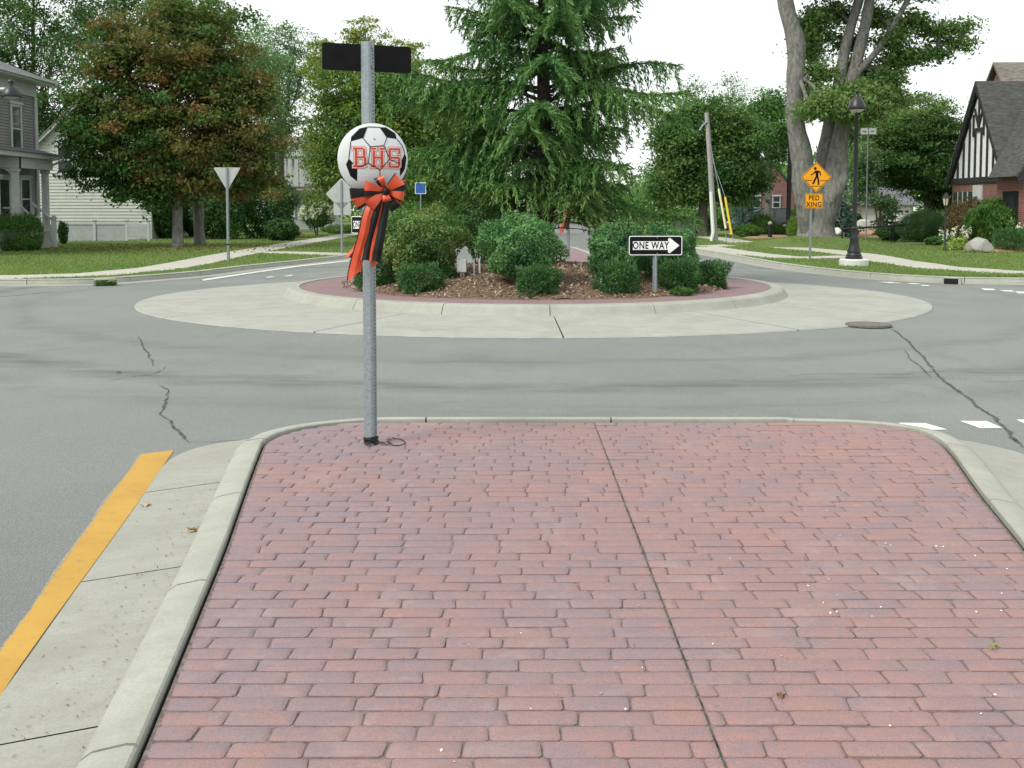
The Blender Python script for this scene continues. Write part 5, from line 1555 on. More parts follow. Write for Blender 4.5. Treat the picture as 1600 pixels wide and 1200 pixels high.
for s in (-1, 1):
    m = MB(); m.bar((TX - 0.02, ym, zc + 0.18), (TX - 0.02, ym + s * 0.42, zc + 1.0), 0.09, 0.08, up=(1, 0, 0)); wpart(m, 'brace', 'timber_dark', t)
    m = MB(); m.bar((TX - 0.022, ym + s * 0.5, zc - 0.2), (TX - 0.022, ym + s * 0.5, zc + 0.75), 0.07, 0.08, up=(1, 0, 0)); wpart(m, 'timber', 'timber_dark', t)
    ye = ym + s * ((yB - yA) / 2 + 0.28)
    sl = (za - zb) / ((yB - yA) / 2); ze = za - sl * ((yB - yA) / 2 + 0.28)
    m = MB(); m.add([(TX - 0.17, ye, ze), (TX - 0.17, ym, za + 0.02), (TX - 0.17, ym, za + 0.3), (TX - 0.17, ye - s * 0.0, ze + 0.26)], [(0, 1, 2, 3)]); wpart(m, 'bargeboard', 'timber_dark', t, solid=0.06)
    m = MB(); m.add([(TX - 0.2, ye, ze + 0.27), (TX - 0.2, ym, za + 0.31), (TX + 12, ym, za + 0.31), (TX + 12, ye, ze + 0.27)], [(0, 1, 2, 3)]); wpart(m, 'roof', 'shingle_dark', t, solid=0.1)
# opening in the brick front, white door surround and downpipe
m = MB(); m.box(TX - 0.03, TX + 0.03, 45.9, 47.9, 1.7, 2.45); wpart(m, 'dark_window', 'window_glass', t)
for yy in (46.4, 46.9, 47.4):
    m = MB(); m.box(TX - 0.05, TX - 0.032, yy - 0.03, yy + 0.03, 1.7, 2.45); wpart(m, 'mullion', 'trim_white', t)
m = MB(); m.box(TX - 0.06, TX + 0.03, 45.0, 45.85, 1.2, 2.72); wpart(m, 'door_surround', 'trim_white', t)
m = MB(); m.tube([(TX - 0.06, yA - 0.15, zb - 0.2), (TX - 0.06, yA + 0.15, zb - 0.5), (TX - 0.06, yA + 0.15, 0.3)], 0.06, 8); wpart(m, 'downspout', 'timber_dark', t, smooth=True)
# front wing with its own gable, at the very edge of the view
wy = 40.6
m = MB(); m.box(TX - 0.4 + 0.0, TX + 7, wy, 42.8, LAWN_Z - 0.1, 3.0); wpart(m, 'wing_wall', 'house_brick_y', t)
m = MB(); m.extr([(TX - 0.4, wy + 0.01, 3.0), (TX + 6.6, wy + 0.01, 3.0), (TX + 3.1, wy + 0.01, 8.0)], (0, 2.5, 0)); wpart(m, 'wing_gable', 'shingle_brown', t)
m = MB(); m.add([(TX - 0.75, wy - 0.3, 2.62), (TX + 3.1, wy - 0.3, 8.1), (TX + 3.1, wy - 0.3, 8.4), (TX - 0.8, wy - 0.3, 2.9)], [(0, 1, 2, 3)]); wpart(m, 'bargeboard', 'timber_dark', t, solid=0.08)
m = MB(); m.add([(TX - 0.8, wy - 0.32, 2.91), (TX + 3.1, wy - 0.32, 8.41), (TX + 3.1, 45.5, 8.41), (TX - 0.8, 42.6, 2.91)], [(0, 1, 2, 3)]); wpart(m, 'roof', 'shingle_dark', t, solid=0.08)
m = MB(); m.box(TX - 0.45, TX - 0.403, wy + 0.35, wy + 1.6, 0.9, 2.4); wpart(m, 'side_window', 'window_glass', t)
# tall rear block
bx, by0, by1 = 22.6, 46.6, 52.4
apz = P(1553, 99, 49.5).z
m = MB(); m.box(bx, bx + 9, by0, by1, LAWN_Z, 5.2); wpart(m, 'rear_wall', 'house_brick_x', t)
m = MB(); m.extr([(bx, by0, 5.2), (bx, by1, 5.2), (bx, 49.5, apz - 0.2)], (0.3, 0, 0)); wpart(m, 'rear_gable', 'house_brick_x', t)
for s in (-1, 1):
    ye = 49.5 + s * 3.2; sl = (apz - 5.2) / 2.9
    m = MB(); m.add([(bx - 0.25, ye, apz - sl * 3.2), (bx - 0.25, 49.5, apz), (bx + 11, 49.5, apz), (bx + 11, ye, apz - sl * 3.2)], [(0, 1, 2, 3)]); wpart(m, 'roof', 'shingle_brown', t, solid=0.1)

# ---- brick house with green trim beyond the car
BY = 76.0
X = lambda u: P(u, 300, BY).x
Z = lambda v: P(800, v, BY).z
t = empty('brick_cottage', (X(1205), BY, LAWN_Z), 'small red brick house with green-trimmed gable behind the dark car', 'house')
m = MB(); m.extr([(X(1158), BY, LAWN_Z), (X(1242), BY, LAWN_Z), (X(1242), BY, Z(296)), (X(1200), BY, Z(248)), (X(1158), BY, Z(296))], (0, 4, 0)); wpart(m, 'brick_wall', 'house_brick_y', t)
for s in (-1, 1):
    m = MB(); m.bar((X(1200), BY - 0.12, Z(246)), (X(1200 + s * 46), BY - 0.12, Z(299)), 0.16, 0.2, up=(0, 1, 0)); wpart(m, 'rake_board', 'green_trim', t)
    m = MB(); m.add([(X(1200), BY - 0.25, Z(244)), (X(1200 + s * 48), BY - 0.25, Z(299)), (X(1200 + s * 48), BY + 6, Z(299)), (X(1200), BY + 6, Z(244))], [(0, 1, 2, 3)]); wpart(m, 'roof', 'shingle_grey', t, solid=0.06)
for u in (1182, 1213):
    window(t, (X(u), BY - 0.02, Z(316)), 0.46, 0.75, (1, 0, 0), (0, -1, 0), 'trim_white', fr=0.06)
    m = MB(); m.box(X(u) - 0.35, X(u) + 0.35, BY - 0.08, BY - 0.03, Z(307), Z(304)); wpart(m, 'lintel', 'green_trim', t)
m = MB(); m.box(X(1243), X(1290), BY + 2, BY + 8, LAWN_Z, Z(318)); wpart(m, 'side_wall', 'siding_white', t)
m = MB(); m.add([(X(1240), BY + 1.2, Z(320)), (X(1296), BY + 1.2, Z(320)), (X(1296), BY + 5, Z(276)), (X(1236), BY + 5, Z(276))], [(0, 1, 2, 3)]); wpart(m, 'side_roof', 'shingle_grey', t, solid=0.08)
# ---- white garage
GY = 72.0
X = lambda u: P(u, 300, GY).x
Z = lambda v: P(800, v, GY).z
t = empty('white_garage', (X(1370), GY, LAWN_Z), 'low white garage with grey roof behind the young trees', 'garage')
m = MB(); m.box(X(1306), X(1428), GY, GY + 6, LAWN_Z - 0.05, Z(319)); wpart(m, 'wall', 'trim_white', t)
m = MB(); m.add([(X(1300), GY - 0.5, Z(320)), (X(1434), GY - 0.5, Z(320)), (X(1434), GY + 3, Z(291)), (X(1300), GY + 3, Z(291)), (X(1300), GY + 6.5, Z(320)), (X(1434), GY + 6.5, Z(320))], [(0, 1, 2, 3), (3, 2, 5, 4)]); wpart(m, 'roof', 'shingle_grey', t, solid=0.1)
m = MB(); m.box(X(1386), X(1422), GY - 0.06, GY - 0.01, LAWN_Z, Z(322)); dr = wpart(m, 'garage_door', 'white_pvc', t)
for i in range(4):
    u = 1388 + i * 8.6
    m = MB(); m.box(X(u), X(u + 6.4), GY - 0.075, GY - 0.061, Z(332.5), Z(328.5)); o = m.build('pane', 'window_glass'); o.parent = dr; o.matrix_parent_inverse = Matrix.Identity(4)
for v in (335, 341):
    m = MB(); m.box(X(1386), X(1422), GY - 0.066, GY - 0.0605, Z(v + 0.4), Z(v)); o = m.build('door_seam', 'joint_dark'); o.parent = dr; o.matrix_parent_inverse = Matrix.Identity(4)
m = MB(); m.box(X(1322), X(1328), GY - 0.03, GY - 0.005, Z(338), Z(324)); wpart(m, 'side_door', 'window_glass', t)
# driveway and bark bed in front of it
struct(sheet('driveway', [(P(1322, 359, 64).x, 57.0), (P(1378, 357, 64).x, 57.0), (P(1424, 350, 71).x, 71.9), (P(1384, 350, 71).x, 71.9)], LAWN_Z + 0.012, 'asphalt'), 'asphalt driveway leading to the white garage')
def bed(pts, label, mat='mulch_tan', h=0.12):
    ctr = Vector((sum(p[0] for p in pts) / len(pts), sum(p[1] for p in pts) / len(pts), 0))
    path = catmull([Vector((p[0], p[1], 0)) for p in pts], 0.5, closed=True)
    m = MB(); n = len(path); vs = []
    for s, z in ((1.0, LAWN_Z + 0.005), (0.85, LAWN_Z + h * 0.7), (0.45, LAWN_Z + h)):
        vs += [ctr + (p - ctr) * s + Vector((0, 0, z + random.uniform(-.01, .01))) for p in path]
    vs.append(ctr + Vector((0, 0, LAWN_Z + h)))
    fs = [(k * n + i, k * n + (i + 1) % n, (k + 1) * n + (i + 1) % n, (k + 1) * n + i) for k in range(2) for i in range(n)]
    fs += [(2 * n + i, 2 * n + (i + 1) % n, 3 * n) for i in range(n)]
    m.add(vs, fs); struct(m.build('planting_bed', mat, smooth=True), label)
plain('mulch_tan', (0.42, 0.26, 0.15), 0.95, 0.3, 14, bmp=0.8, bscale=25)
b4 = [G(u, v, LAWN_Z) for u, v in ((1300, 368), (1330, 371), (1380, 371), (1415, 368), (1412, 361), (1360, 358), (1310, 360))]
bed([(p.x, p.y) for p in b4], 'tan mulch bed behind the black handrail')
b4 = [G(u, v, LAWN_Z) for u, v in ((1500, 390), (1530, 393), (1600, 394), (1660, 394), (1660, 378), (1560, 374), (1500, 380))]
bed([(p.x, p.y) for p in b4], 'tan mulch bed with a boulder beside the half-timbered house', h=0.3)
b4 = [G(u, v, LAWN_Z) for u, v in ((1150, 370), (1180, 373), (1228, 371), (1236, 367), (1190, 362), (1140, 364))]
bed([(p.x, p.y) for p in b4], 'reddish mulch bed under the clipped bushes by the car')

# ---- cars
def car(loc, rz, label, body, L=4.5, W=1.78, H=1.55, wagon=True):
    t = empty('parked_car', loc, label, 'car', 'parked cars', rz=rz)
    hl = L / 2
    low = [(-hl, 0.35), (-hl + 0.05, 0.72), (-hl + 0.25, 0.84), (-hl + 1.15, 0.92), (hl - 0.15, 0.98), (hl - 0.02, 0.75), (hl, 0.38), (hl - 0.3, 0.25), (-hl + 0.3, 0.25)]
    m = MB(); m.extr([(x, -W / 2, z) for x, z in low], (0, W, 0)); m.build('body', body, t, bevel=0.05, smooth=True)
    rear = hl - 0.2 if wagon else hl - 0.9
    def hat_(x0, x1, x2, x3, z0, z1, w0, w1):
        return [(x0, -w0, z0), (x3, -w0, z0), (x3, w0, z0), (x0, w0, z0), (x1, -w1, z1), (x2, -w1, z1), (x2, w1, z1), (x1, w1, z1)]
    F6 = [(0, 1, 5, 4), (1, 2, 6, 5), (2, 3, 7, 6), (3, 0, 4, 7), (4, 5, 6, 7)]
    m = MB(); m.add(hat_(-hl + 1.05, -hl + 1.85, rear - 0.35, rear, 0.9, H - 0.06, W / 2 - 0.05, W / 2 - 0.24), F6); m.build('glasshouse', 'window_glass', t)
    m = MB(); m.box(-hl + 1.8, rear - 0.3, -W / 2 + 0.22, W / 2 - 0.22, H - 0.07, H); m.build('roof', body, t, bevel=0.03, smooth=True)
    for x0, x1 in ((-hl + 1.05, -hl + 1.85), ((-hl + 1.85 + rear - 0.35) / 2, (-hl + 1.85 + rear - 0.35) / 2), (rear, rear - 0.35)):
        for s in (-1, 1):
            m = MB(); m.bar((x0, s * (W / 2 - 0.045), 0.9), (x1, s * (W / 2 - 0.235), H - 0.03), 0.09, 0.07); m.build('pillar', body, t)
    for x in (-hl + 0.85, hl - 0.85):
        for s in (-1, 1):
            m = MB(); m.tube([(x, s * (W / 2 - 0.2), 0.32), (x, s * (W / 2 + 0.012), 0.32)], 0.32, 18); w = m.build('wheel', 'tyre', t)
            m = MB(); m.tube([(x, s * (W / 2 + 0.0), 0.32), (x, s * (W / 2 + 0.022), 0.32)], 0.2, 14); m.build('hub_cap', 'car_silver', w)
    for s in (-1, 1):
        m = MB(); m.box(-hl - 0.012, -hl + 0.12, s * W * 0.36 - 0.17, s * W * 0.36 + 0.17, 0.58, 0.72); m.build('headlight', 'amber_glass', t)
        m = MB(); m.box(hl - 0.1, hl + 0.012, s * W * 0.38 - 0.12, s * W * 0.38 + 0.12, 0.62, 0.85); m.build('tail_light', 'ribbon_orange', t)
        m = MB(); m.box(-hl + 1.3, -hl + 1.42, s * (W / 2 + 0.1) - 0.09, s * (W / 2 + 0.1) + 0.09, 0.93, 1.05); m.build('wing_mirror', body, t)
    return t
cb = P(1189, 357, 72.0)
car((cb.x, 72.0, LAWN_Z), R(12), 'dark blue estate car parked behind the clipped bushes', 'car_blue', L=4.3, H=1.62)
cb = P(786, 352, 95.0)
car((cb.x, 95.0, 0.0), R(80), 'silver car far down the road above the middle shrub', 'car_silver', L=4.4, H=1.5, wagon=False)

# ---- boulders
def boulder(c, sx, sy, sz, label, mat, seed):
    rg = random.Random(seed)
    bm = bmesh.new(); bmesh.ops.create_icosphere(bm, subdivisions=3, radius=1)
    offs = [(Vector((rg.uniform(-1, 1), rg.uniform(-1, 1), rg.uniform(-0.4, 1))).normalized(), rg.uniform(0.55, 0.9)) for _ in range(11)]
    for v in bm.verts:
        for n, d in offs:
            k = v.co.dot(n) - d
            if k > 0: v.co -= n * k * 0.92
        v.co = Vector((v.co.x * sx, v.co.y * sy, max(-0.3, v.co.z) * sz))
    me = bpy.data.meshes.new('boulder'); bm.to_mesh(me); bm.free(); me.materials.append(M[mat])
    o = bpy.data.objects.new('boulder', me); link(o); o.location = c
    tag(o, label, 'boulder', 'garden boulders')
boulder(G(1527, 386, LAWN_Z + 0.2), 0.62, 0.45, 0.42, 'grey boulder in the tan bed by the garden lantern', 'stone', 1)
boulder(P(1350, 355, 60) , 0.5, 0.4, 0.5, 'small white boulder beside the driveway', 'white_concrete', 2)
boulder(P(1309, 364, 54), 0.42, 0.35, 0.3, 'low white boulder at the foot of the big tree', 'white_concrete', 3)

# ================================================================== VEGETATION
def sph(rng, n):
    v = rng.normal(size=(n, 3))
    return nrm(v)
def limb(m, a, b, r0, r1, rg, sag=0.0, n=6, sides=6):
    a, b = Vector(a), Vector(b); L = (b - a).length
    pts, rad = [], []
    for i in range(n + 1):
        t = i / n
        p = a.lerp(b, t) + Vector((rg.uniform(-1, 1), rg.uniform(-1, 1), rg.uniform(-1, 1))) * L * 0.035 * math.sin(math.pi * t)
        p.z += sag * L * math.sin(math.pi * t)
        pts.append(p); rad.append(r0 + (r1 - r0) * t)
    m.tube(pts, rad, sides)
    return pts
def tree(name, label, base_uv, Y, lumps, ncl, lpc, leaf, mat, r0=0.25, bark='bark_brown', fork=None, clr=0.55, seed=1, group='street and garden trees', stems=None, tintb=(0.5, 0.22), flat=0.6, depth=1.0, asp=0.55, twigs=0.35, lumpmat=None, cat='tree', zmin=None):
    """trunk with limbs to each lump of the crown; leaves gathered in clumps.
    lumps: (u, v, ru, rv[, tint shift[, density]]) measured at distance Y"""
    rng = np.random.default_rng(seed); rg = random.Random(seed)
    b = P(base_uv[0], base_uv[1], Y); b.z = LAWN_Z - 0.02
    t = empty(name, b, label, cat, group)
    k = Y / F
    L = []
    for lp in lumps:
        u, v, ru, rv = lp[:4]
        dy = lp[6] if len(lp) > 6 else rg.uniform(-0.5, 0.5) * ru * k * 0.5
        c = P(u, v, Y); c.y += dy
        L.append((c, ru * k, ru * k * depth, rv * k, lp[4] if len(lp) > 4 else 0.0, lp[5] if len(lp) > 5 else 1.0))
    wts = np.array([(l[1] * l[3]) * l[5] for l in L]); wts /= wts.sum()
    m = MB()
    topc = sum((l[0] for l in L), Vector()) / len(L)
    if stems is None:
        f = Vector((b.x + (topc.x - b.x) * 0.25, b.y + (topc.y - b.y) * 0.25, fork if fork is not None else b.z + (topc.z - b.z) * 0.6))
        m.tube([b + Vector((0, 0, -0.2)), b + Vector((0, 0, 0.05)), b + Vector((0, 0, 0.35)), b.lerp(f, 0.6) + Vector((rg.uniform(-.08, .08), 0, 0)), f], [r0 * 1.5, r0 * 1.32, r0 * 1.08, r0 * 0.92, r0 * 0.8], 12)
        ends = [f]
    else:
        ends = []
        for st in stems:
            pts = [P(u, v, Y + dy) for u, v, r, dy in st]; rad = [r * k for u, v, r, dy in st]
            cm = catmull(pts, 0.4); rr = np.interp(np.linspace(0, 1, len(cm)), np.linspace(0, 1, len(rad)), rad)
            # radii follow the measured points
            cum = [0.0]
            for p, q in zip(pts, pts[1:]): cum.append(cum[-1] + (q - p).length)
            cc = [0.0]
            for p, q in zip(cm, cm[1:]): cc.append(cc[-1] + (q - p).length)
            rr = np.interp(np.array(cc) / cc[-1], np.array(cum) / cum[-1], rad)
            m.tube(cm, [float(x) * (1 + 0.05 * math.sin(i * 1.7)) for i, x in enumerate(rr)], 14)
            ends += [cm[int(len(cm) * q)] for q in (0.55, 0.75, 0.95)]
    C, T = [], []
    for i, (c, rx, ry, rz, ts, dn) in enumerate(L):
        n = max(1, int(ncl * wts[i] + 0.5))
        src = min(ends, key=lambda e: (e - c).length)
        lp_ = limb(m, src, c, r0 * 0.42 if stems is None else 0.11, r0 * 0.14 if stems is None else 0.05, rg, 0.05)
        d = sph(rng, n); rad = rng.uniform(0.12, 1, n) ** 0.5
        rad = np.where(rng.uniform(size=n) < 0.13, rng.uniform(1.0, 1.3, n), rad)
        # lumpy outline
        wob = 1 + 0.16 * np.sin(d[:, 0] * 5 + i) * np.cos(d[:, 2] * 6 + 2 * i)
        cc = np.array(c)[None] + d * (rad * wob)[:, None] * np.array([rx, ry, rz])[None]
        if zmin is not None: cc = cc[cc[:, 2] > zmin]; n = len(cc)
        C.append(cc); T.append(np.clip(rng.normal(tintb[0] + ts, tintb[1], n), 0, 1))
        for j in range(n):
            if rg.random() < twigs:
                s = lp_[rg.randint(2, 6)]
                limb(m, s, cc[j], 0.035, 0.012, rg, 0.04, n=4, sides=4)
    o = m.build('trunk', bark, smooth=True); local(t, o)
    C = np.concatenate(C); T = np.concatenate(T)
    sz = rng.uniform(0.6, 1.35, len(C))
    cnt = np.maximum(6, (lpc * sz ** 2).astype(int))
    idx = np.repeat(np.arange(len(C)), cnt)
    N = len(idx)
    g = rng.normal(size=(N, 3)) * 0.48
    pos = C[idx] + g * np.array([1, 1, flat])[None] * (clr * sz[idx])[:, None]
    out = nrm(pos - np.array(topc)[None])
    ls = leaf * rng.uniform(0.6, 1.4, len(C))[idx]
    V = leaf_quads(pos, ls, ls * asp, rng, up=0.55, out=out, outw=0.35, droop=0.35)
    tint = np.clip(T[idx] + rng.normal(0, 0.10, N), 0, 1)
    quads('crown', V, tint, mat, world_parent=t)
    return t

def shrub(name, label, c, rx, ry, h, n, leaf, mat, seed, group='shrubs', asp=0.6, stems=5, up=0.4, spiky=0.0, lump=0.14, droop=0.2, tintb=(0.5, 0.25), z0=0.12, squash=1.0, cat='shrub', bark='twig', flowers=0, boxy=0.0):
    """rounded bush: leaves fill a lumpy shell, denser outside; a few bare stems below"""
    rng = np.random.default_rng(seed); rg = random.Random(seed)
    c = Vector(c)
    t = empty(name, c, label, cat, group)
    m = MB()
    for i in range(stems):
        a = rg.uniform(0, 6.28); e = Vector((math.cos(a) * rx * 0.55, math.sin(a) * ry * 0.55, h * rg.uniform(0.45, 0.8)))
        s = Vector((math.cos(a) * rx * 0.12, math.sin(a) * ry * 0.12, -0.05))
        limb(m, s, e, 0.022 * (0.6 + rx), 0.008, rg, 0.08, n=5, sides=5)
        for _ in range(3):
            f = e + Vector((rg.uniform(-.5, .5) * rx, rg.uniform(-.5, .5) * ry, rg.uniform(-.1, .3) * h)); limb(m, s.lerp(e, rg.uniform(0.3, 0.9)), f, 0.012, 0.004, rg, 0.0, n=3, sides=4)
    m.build('stems', bark, t)
    d = sph(rng, n)
    rad = np.where(rng.uniform(size=n) < 0.72, rng.uniform(0.84, 1.03, n), rng.uniform(0.45, 0.9, n))
    ph = rng.uniform(0, 6.28, 8)
    f = np.zeros(n)
    for i, (fa, fb) in enumerate(((3, 4), (5, 2), (7, 6), (11, 9))):
        f += np.sin(d[:, 0] * fa + ph[i]) * np.sin(d[:, 1] * fb + ph[i + 4] + d[:, 2] * fa) / (1 + 0.35 * i)
    rad = rad * (1 + lump * f)
    mid = (h + z0 * h) / 2; hz = (h - z0 * h) / 2
    sgn = np.sign(d[:, 2]) * np.abs(d[:, 2]) ** squash
    hn = np.maximum(np.hypot(d[:, 0], d[:, 1]), 0.25) ** (-boxy)
    pos = np.stack([d[:, 0] * rad * rx * hn, d[:, 1] * rad * ry * hn, mid + sgn * rad * hz], 1)
    tb = 0.5 + 0.25 * np.sin(pos[:, 0] / rx * 4 + ph[0]) * np.sin(pos[:, 2] / h * 5 + ph[1])
    tint = np.clip(tb - 0.5 + rng.normal(tintb[0], tintb[1], n), 0, 1)
    if spiky:
        a = nrm(d + rng.normal(size=(n, 3)) * 0.6 + np.array([0, 0, 0.25])[None])
        sd = nrm(np.cross(a, rng.normal(size=(n, 3))))
        Ln = (leaf * rng.uniform(0.6, 1.4, n))[:, None]; W = (leaf * asp)
        V = np.stack([pos - a * Ln * 0.5, pos + sd * W * 0.5, pos + a * Ln * 0.5, pos - sd * W * 0.5], 1)
    else:
        V = leaf_quads(pos, leaf, leaf * asp, rng, up=up, out=d, outw=0.7, droop=droop)
    V[:, :, 2] = np.maximum(V[:, :, 2], -0.03)
    quads('foliage', V, tint, mat, parent=t)
    if flowers:
        dd = sph(rng, flowers); dd[:, 2] = np.abs(dd[:, 2]) * 0.9 - 0.2; dd = nrm(dd)
        ctr = np.stack([dd[:, 0] * rx * 1.08, dd[:, 1] * ry * 1.08, mid + dd[:, 2] * hz * 1.08], 1)
        for q in range(1):
            idx = np.repeat(np.arange(flowers), 26)
            pp = ctr[idx] + rng.normal(size=(len(idx), 3)) * np.array([0.07, 0.07, 0.09])[None]
            quads('blossom', leaf_quads(pp, 0.10, 0.08, rng), rng.uniform(0, 1, len(idx)), 'petal_white', parent=t)['kind'] = 'stuff'
    return t

# ---- the spruce on the island
def spruce(base, H, Rmax, label, seed, nb=120, mat='needle_spruce', zlow=1.0, name='spruce_tree', r0=0.2, tuft=0.13, dens=1.0, wid=0.19, curl=0.33, near=-1.0):
    rng = np.random.default_rng(seed); rg = random.Random(seed)
    t = empty(name, base, label, 'tree', 'street and garden trees')
    m = MB(); hts = np.linspace(-0.2, H, 14)
    m.tube([Vector((0.03 * math.sin(z), 0.03 * math.cos(z * 1.3), z)) for z in hts], [max(0.02, r0 * (1.25 if z < 0.2 else 1) * (1 - max(0, z) / H) ** 0.8) for z in hts], 12)
    pos, dirs, tin = [], [], []
    for i in range(nb):
        q = (i + 0.5) / nb
        z = zlow + (H - 0.3 - zlow) * q ** 1.12
        az = i * 2.39996 + rg.uniform(-.6, .6); z += rg.uniform(-0.16, 0.16)
        Lb = (Rmax * (1 - (z - zlow) / (H - zlow)) ** 0.78) * rg.uniform(0.55, 1.2) + 0.22
        if z < zlow + 0.5: Lb *= 0.85
        if math.sin(az) < -0.15 and z < near: Lb *= 0.52
        rise = 0.10 + 0.85 * (z / H)
        dr = 0.55 - 0.25 * (z / H) + rg.uniform(-.12, .12)
        d = Vector((math.cos(az), math.sin(az), 0)); sd = Vector((-math.sin(az), math.cos(az), 0))
        def bp(s):
            return d * (Lb * s) + Vector((0, 0, z + Lb * (rise * s - (dr + rise * 0.45) * s * s + curl * s ** 3 + 0.03 * math.sin(7 * s + i)))) + sd * (0.05 * Lb * math.sin(4 * s + i * 1.7))
        n = 9
        m.tube([bp(s / n) for s in range(n + 1)], [0.03 * Lb / 2.5 * (1 - 0.85 * s / n) + 0.006 for s in range(n + 1)], 5, cap=False)
        bt = rg.uniform(-0.22, 0.22)
        ns = int(Lb / 0.085 * dens)
        for jx in range(ns):
            s = 0.14 + 0.86 * (jx + rg.random()) / ns
            o = bp(s)
            for side in (-1, 1):
                tl = ((0.80 if z < H * 0.4 else 0.60) * (1 - s) ** 0.6 * min(1.0, Lb / 1.6) + 0.14) * rg.uniform(0.45, 1.3)
                fw = rg.uniform(0.35, 0.8)
                dv = (sd * side + d * fw).normalized()
                kk = max(2, int(tl / 0.05 * dens))
                hang = rg.uniform(0.5, 1.5)
                for q2 in range(kk):
                    u = (q2 + 0.6) / kk * tl
                    pp = o + dv * u + Vector((0, 0, -hang * u * u / max(tl, 0.2) * 0.9))
                    dd = (dv + Vector((0, 0, -hang * 1.4 * u / max(tl, .2)))).normalized()
                    pos.append(pp); dirs.append(dd); tin.append(0.42 + bt + 0.25 * (q2 / kk) + 0.2 * (s - 0.5))
            # the leader of the branch
            pos.append(o); dirs.append((bp(min(1, s + 0.06)) - bp(max(0, s - 0.02))).normalized()); tin.append(0.5 + bt)
    pos = np.array(pos); dirs = np.array(dirs); tin = np.array(tin)
    rep = 4
    pos = np.repeat(pos, rep, 0); dirs = np.repeat(dirs, rep, 0); tin = np.repeat(tin, rep)
    N = len(pos)
    a = nrm(dirs + rng.normal(size=(N, 3)) * 0.42)
    sd = nrm(np.cross(a, rng.normal(size=(N, 3))))
    Ln = (tuft * rng.uniform(0.6, 1.35, N))[:, None]
    W = tuft * wid
    pos = pos + rng.normal(size=(N, 3)) * 0.018
    V = np.stack([pos - a * Ln * 0.25, pos + sd * W * 0.5 + a * Ln * 0.2, pos + a * Ln * 0.75, pos - sd * W * 0.5 + a * Ln * 0.2], 1)
    # bare dead twigs low down
    for i in range(26):
        az = rg.uniform(0, 6.28); z = rg.uniform(0.35, zlow + 0.7); L2 = rg.uniform(0.5, 1.5) * Rmax / 3
        limb(m, (0, 0, z), (math.cos(az) * L2, math.sin(az) * L2, z - rg.uniform(0, 0.35) * L2), 0.014, 0.004, rg, 0.06, n=4, sides=4)
    m.build('trunk', 'bark_spruce', t, smooth=True)
    quads('crown', V, tin + rng.normal(0, 0.13, N), mat, parent=t)
    return t
sb = Vector((P(850, 390, 21.9).x, 21.9, 0.55))
spruce(sb, 9.9, 3.45, 'tall dark green spruce rising from the middle of the island', 5, nb=108, zlow=1.35, dens=1.0, near=3.3, tuft=0.15)

# ---- island shrubs
def at_bed(u, v):
    # first point of the mounded bed met along the line of sight
    for Y in np.arange(16.0, 26.0, 0.02):
        p = P(u, v, float(Y))
        if p.z <= max(0.2, float(bed_z(p.x, p.y)) + 0.03): return p
    return P(u, v, 21.0)
grp = 'big leafy shrubs on the island'
def ish(u, v, wpx, hpx, label, mat, seed, n, leaf, **k):
    p = at_bed(u, v); s = p.y / F
    return shrub('leafy_shrub', label, p, wpx / 2 * s, wpx / 2 * s * 0.9, hpx * s, n, leaf, mat, seed, group=grp, **k)
ish(657, 436, 132, 110, 'large rounded shrub with bronze-tipped leaves just right of the steel post', 'leaf_burning', 1, 15000, 0.062, tintb=(0.5, 0.22), z0=0.05, stems=8, boxy=0.22)
ish(813, 442, 122, 104, 'large rounded green shrub in the middle, in front of the spruce trunk', 'leaf_euonymus', 2, 15000, 0.060, z0=0.06, stems=8, boxy=0.22)
ish(748, 414, 84, 96, 'dark open shrub with bare stems between the two big round ones', 'leaf_dark', 3, 5500, 0.06, z0=0.25, stems=9, lump=0.25)
ish(968, 436, 100, 88, 'green shrub left of the one way sign, under the spruce', 'leaf_euonymus', 4, 9500, 0.06, z0=-0.02, stems=8, tintb=(0.35, 0.22), boxy=0.25)
ish(1045, 436, 88, 82, 'dark green shrub behind the one way sign', 'leaf_euonymus', 5, 8000, 0.06, z0=-0.02, stems=8, tintb=(0.3, 0.2), boxy=0.25)
grp2 = 'low clipped evergreens at the island edge'
for i, (u, v, w, h, lab) in enumerate(((658, 459, 80, 50, 'low spreading evergreen just left of the utility box'), (841, 463, 80, 51, 'low rounded evergreen in front of the middle shrub'),
        (963, 460, 76, 53, 'low evergreen behind the white stake'), (1062, 458, 72, 57, 'low dark evergreen just right of the one way post'),
        (1110, 448, 62, 45, 'boxy low evergreen at the right end of the bed'), (588, 449, 76, 52, 'low evergreen directly behind the steel post'))):
    p = at_bed(u, v); s = p.y / F; p.y += w / 2 * s * 0.62; p.x *= 1 + w / 2 * s * 0.62 / p.y; p.z = float(bed_z(p.x, p.y)) - 0.04
    shrub('low_evergreen', lab, p, w / 2 * s * 0.86, w / 2 * s * 0.8, h * s * 0.95, 7500, 0.062, 'needle_yew', 20 + i, group=grp2, asp=0.26, spiky=1, z0=-0.10, lump=0.2, squash=0.85, boxy=0.32, stems=3, tintb=(0.5, 0.24))
p = at_bed(1066, 462); shrub('low_evergreen', 'small light green sprig at the foot of the dark evergreen', p, 0.2, 0.16, 0.14, 700, 0.06, 'leaf_box', 29, group=grp2, asp=0.3, spiky=1, z0=0.0, stems=2)
p = at_bed(690, 436); shrub('low_evergreen', 'flat dark evergreen between the utility box and the bronze shrub', p, 0.24, 0.2, 0.26, 1800, 0.06, 'needle_yew', 30, group=grp2, asp=0.26, spiky=1, z0=0.0, stems=2)

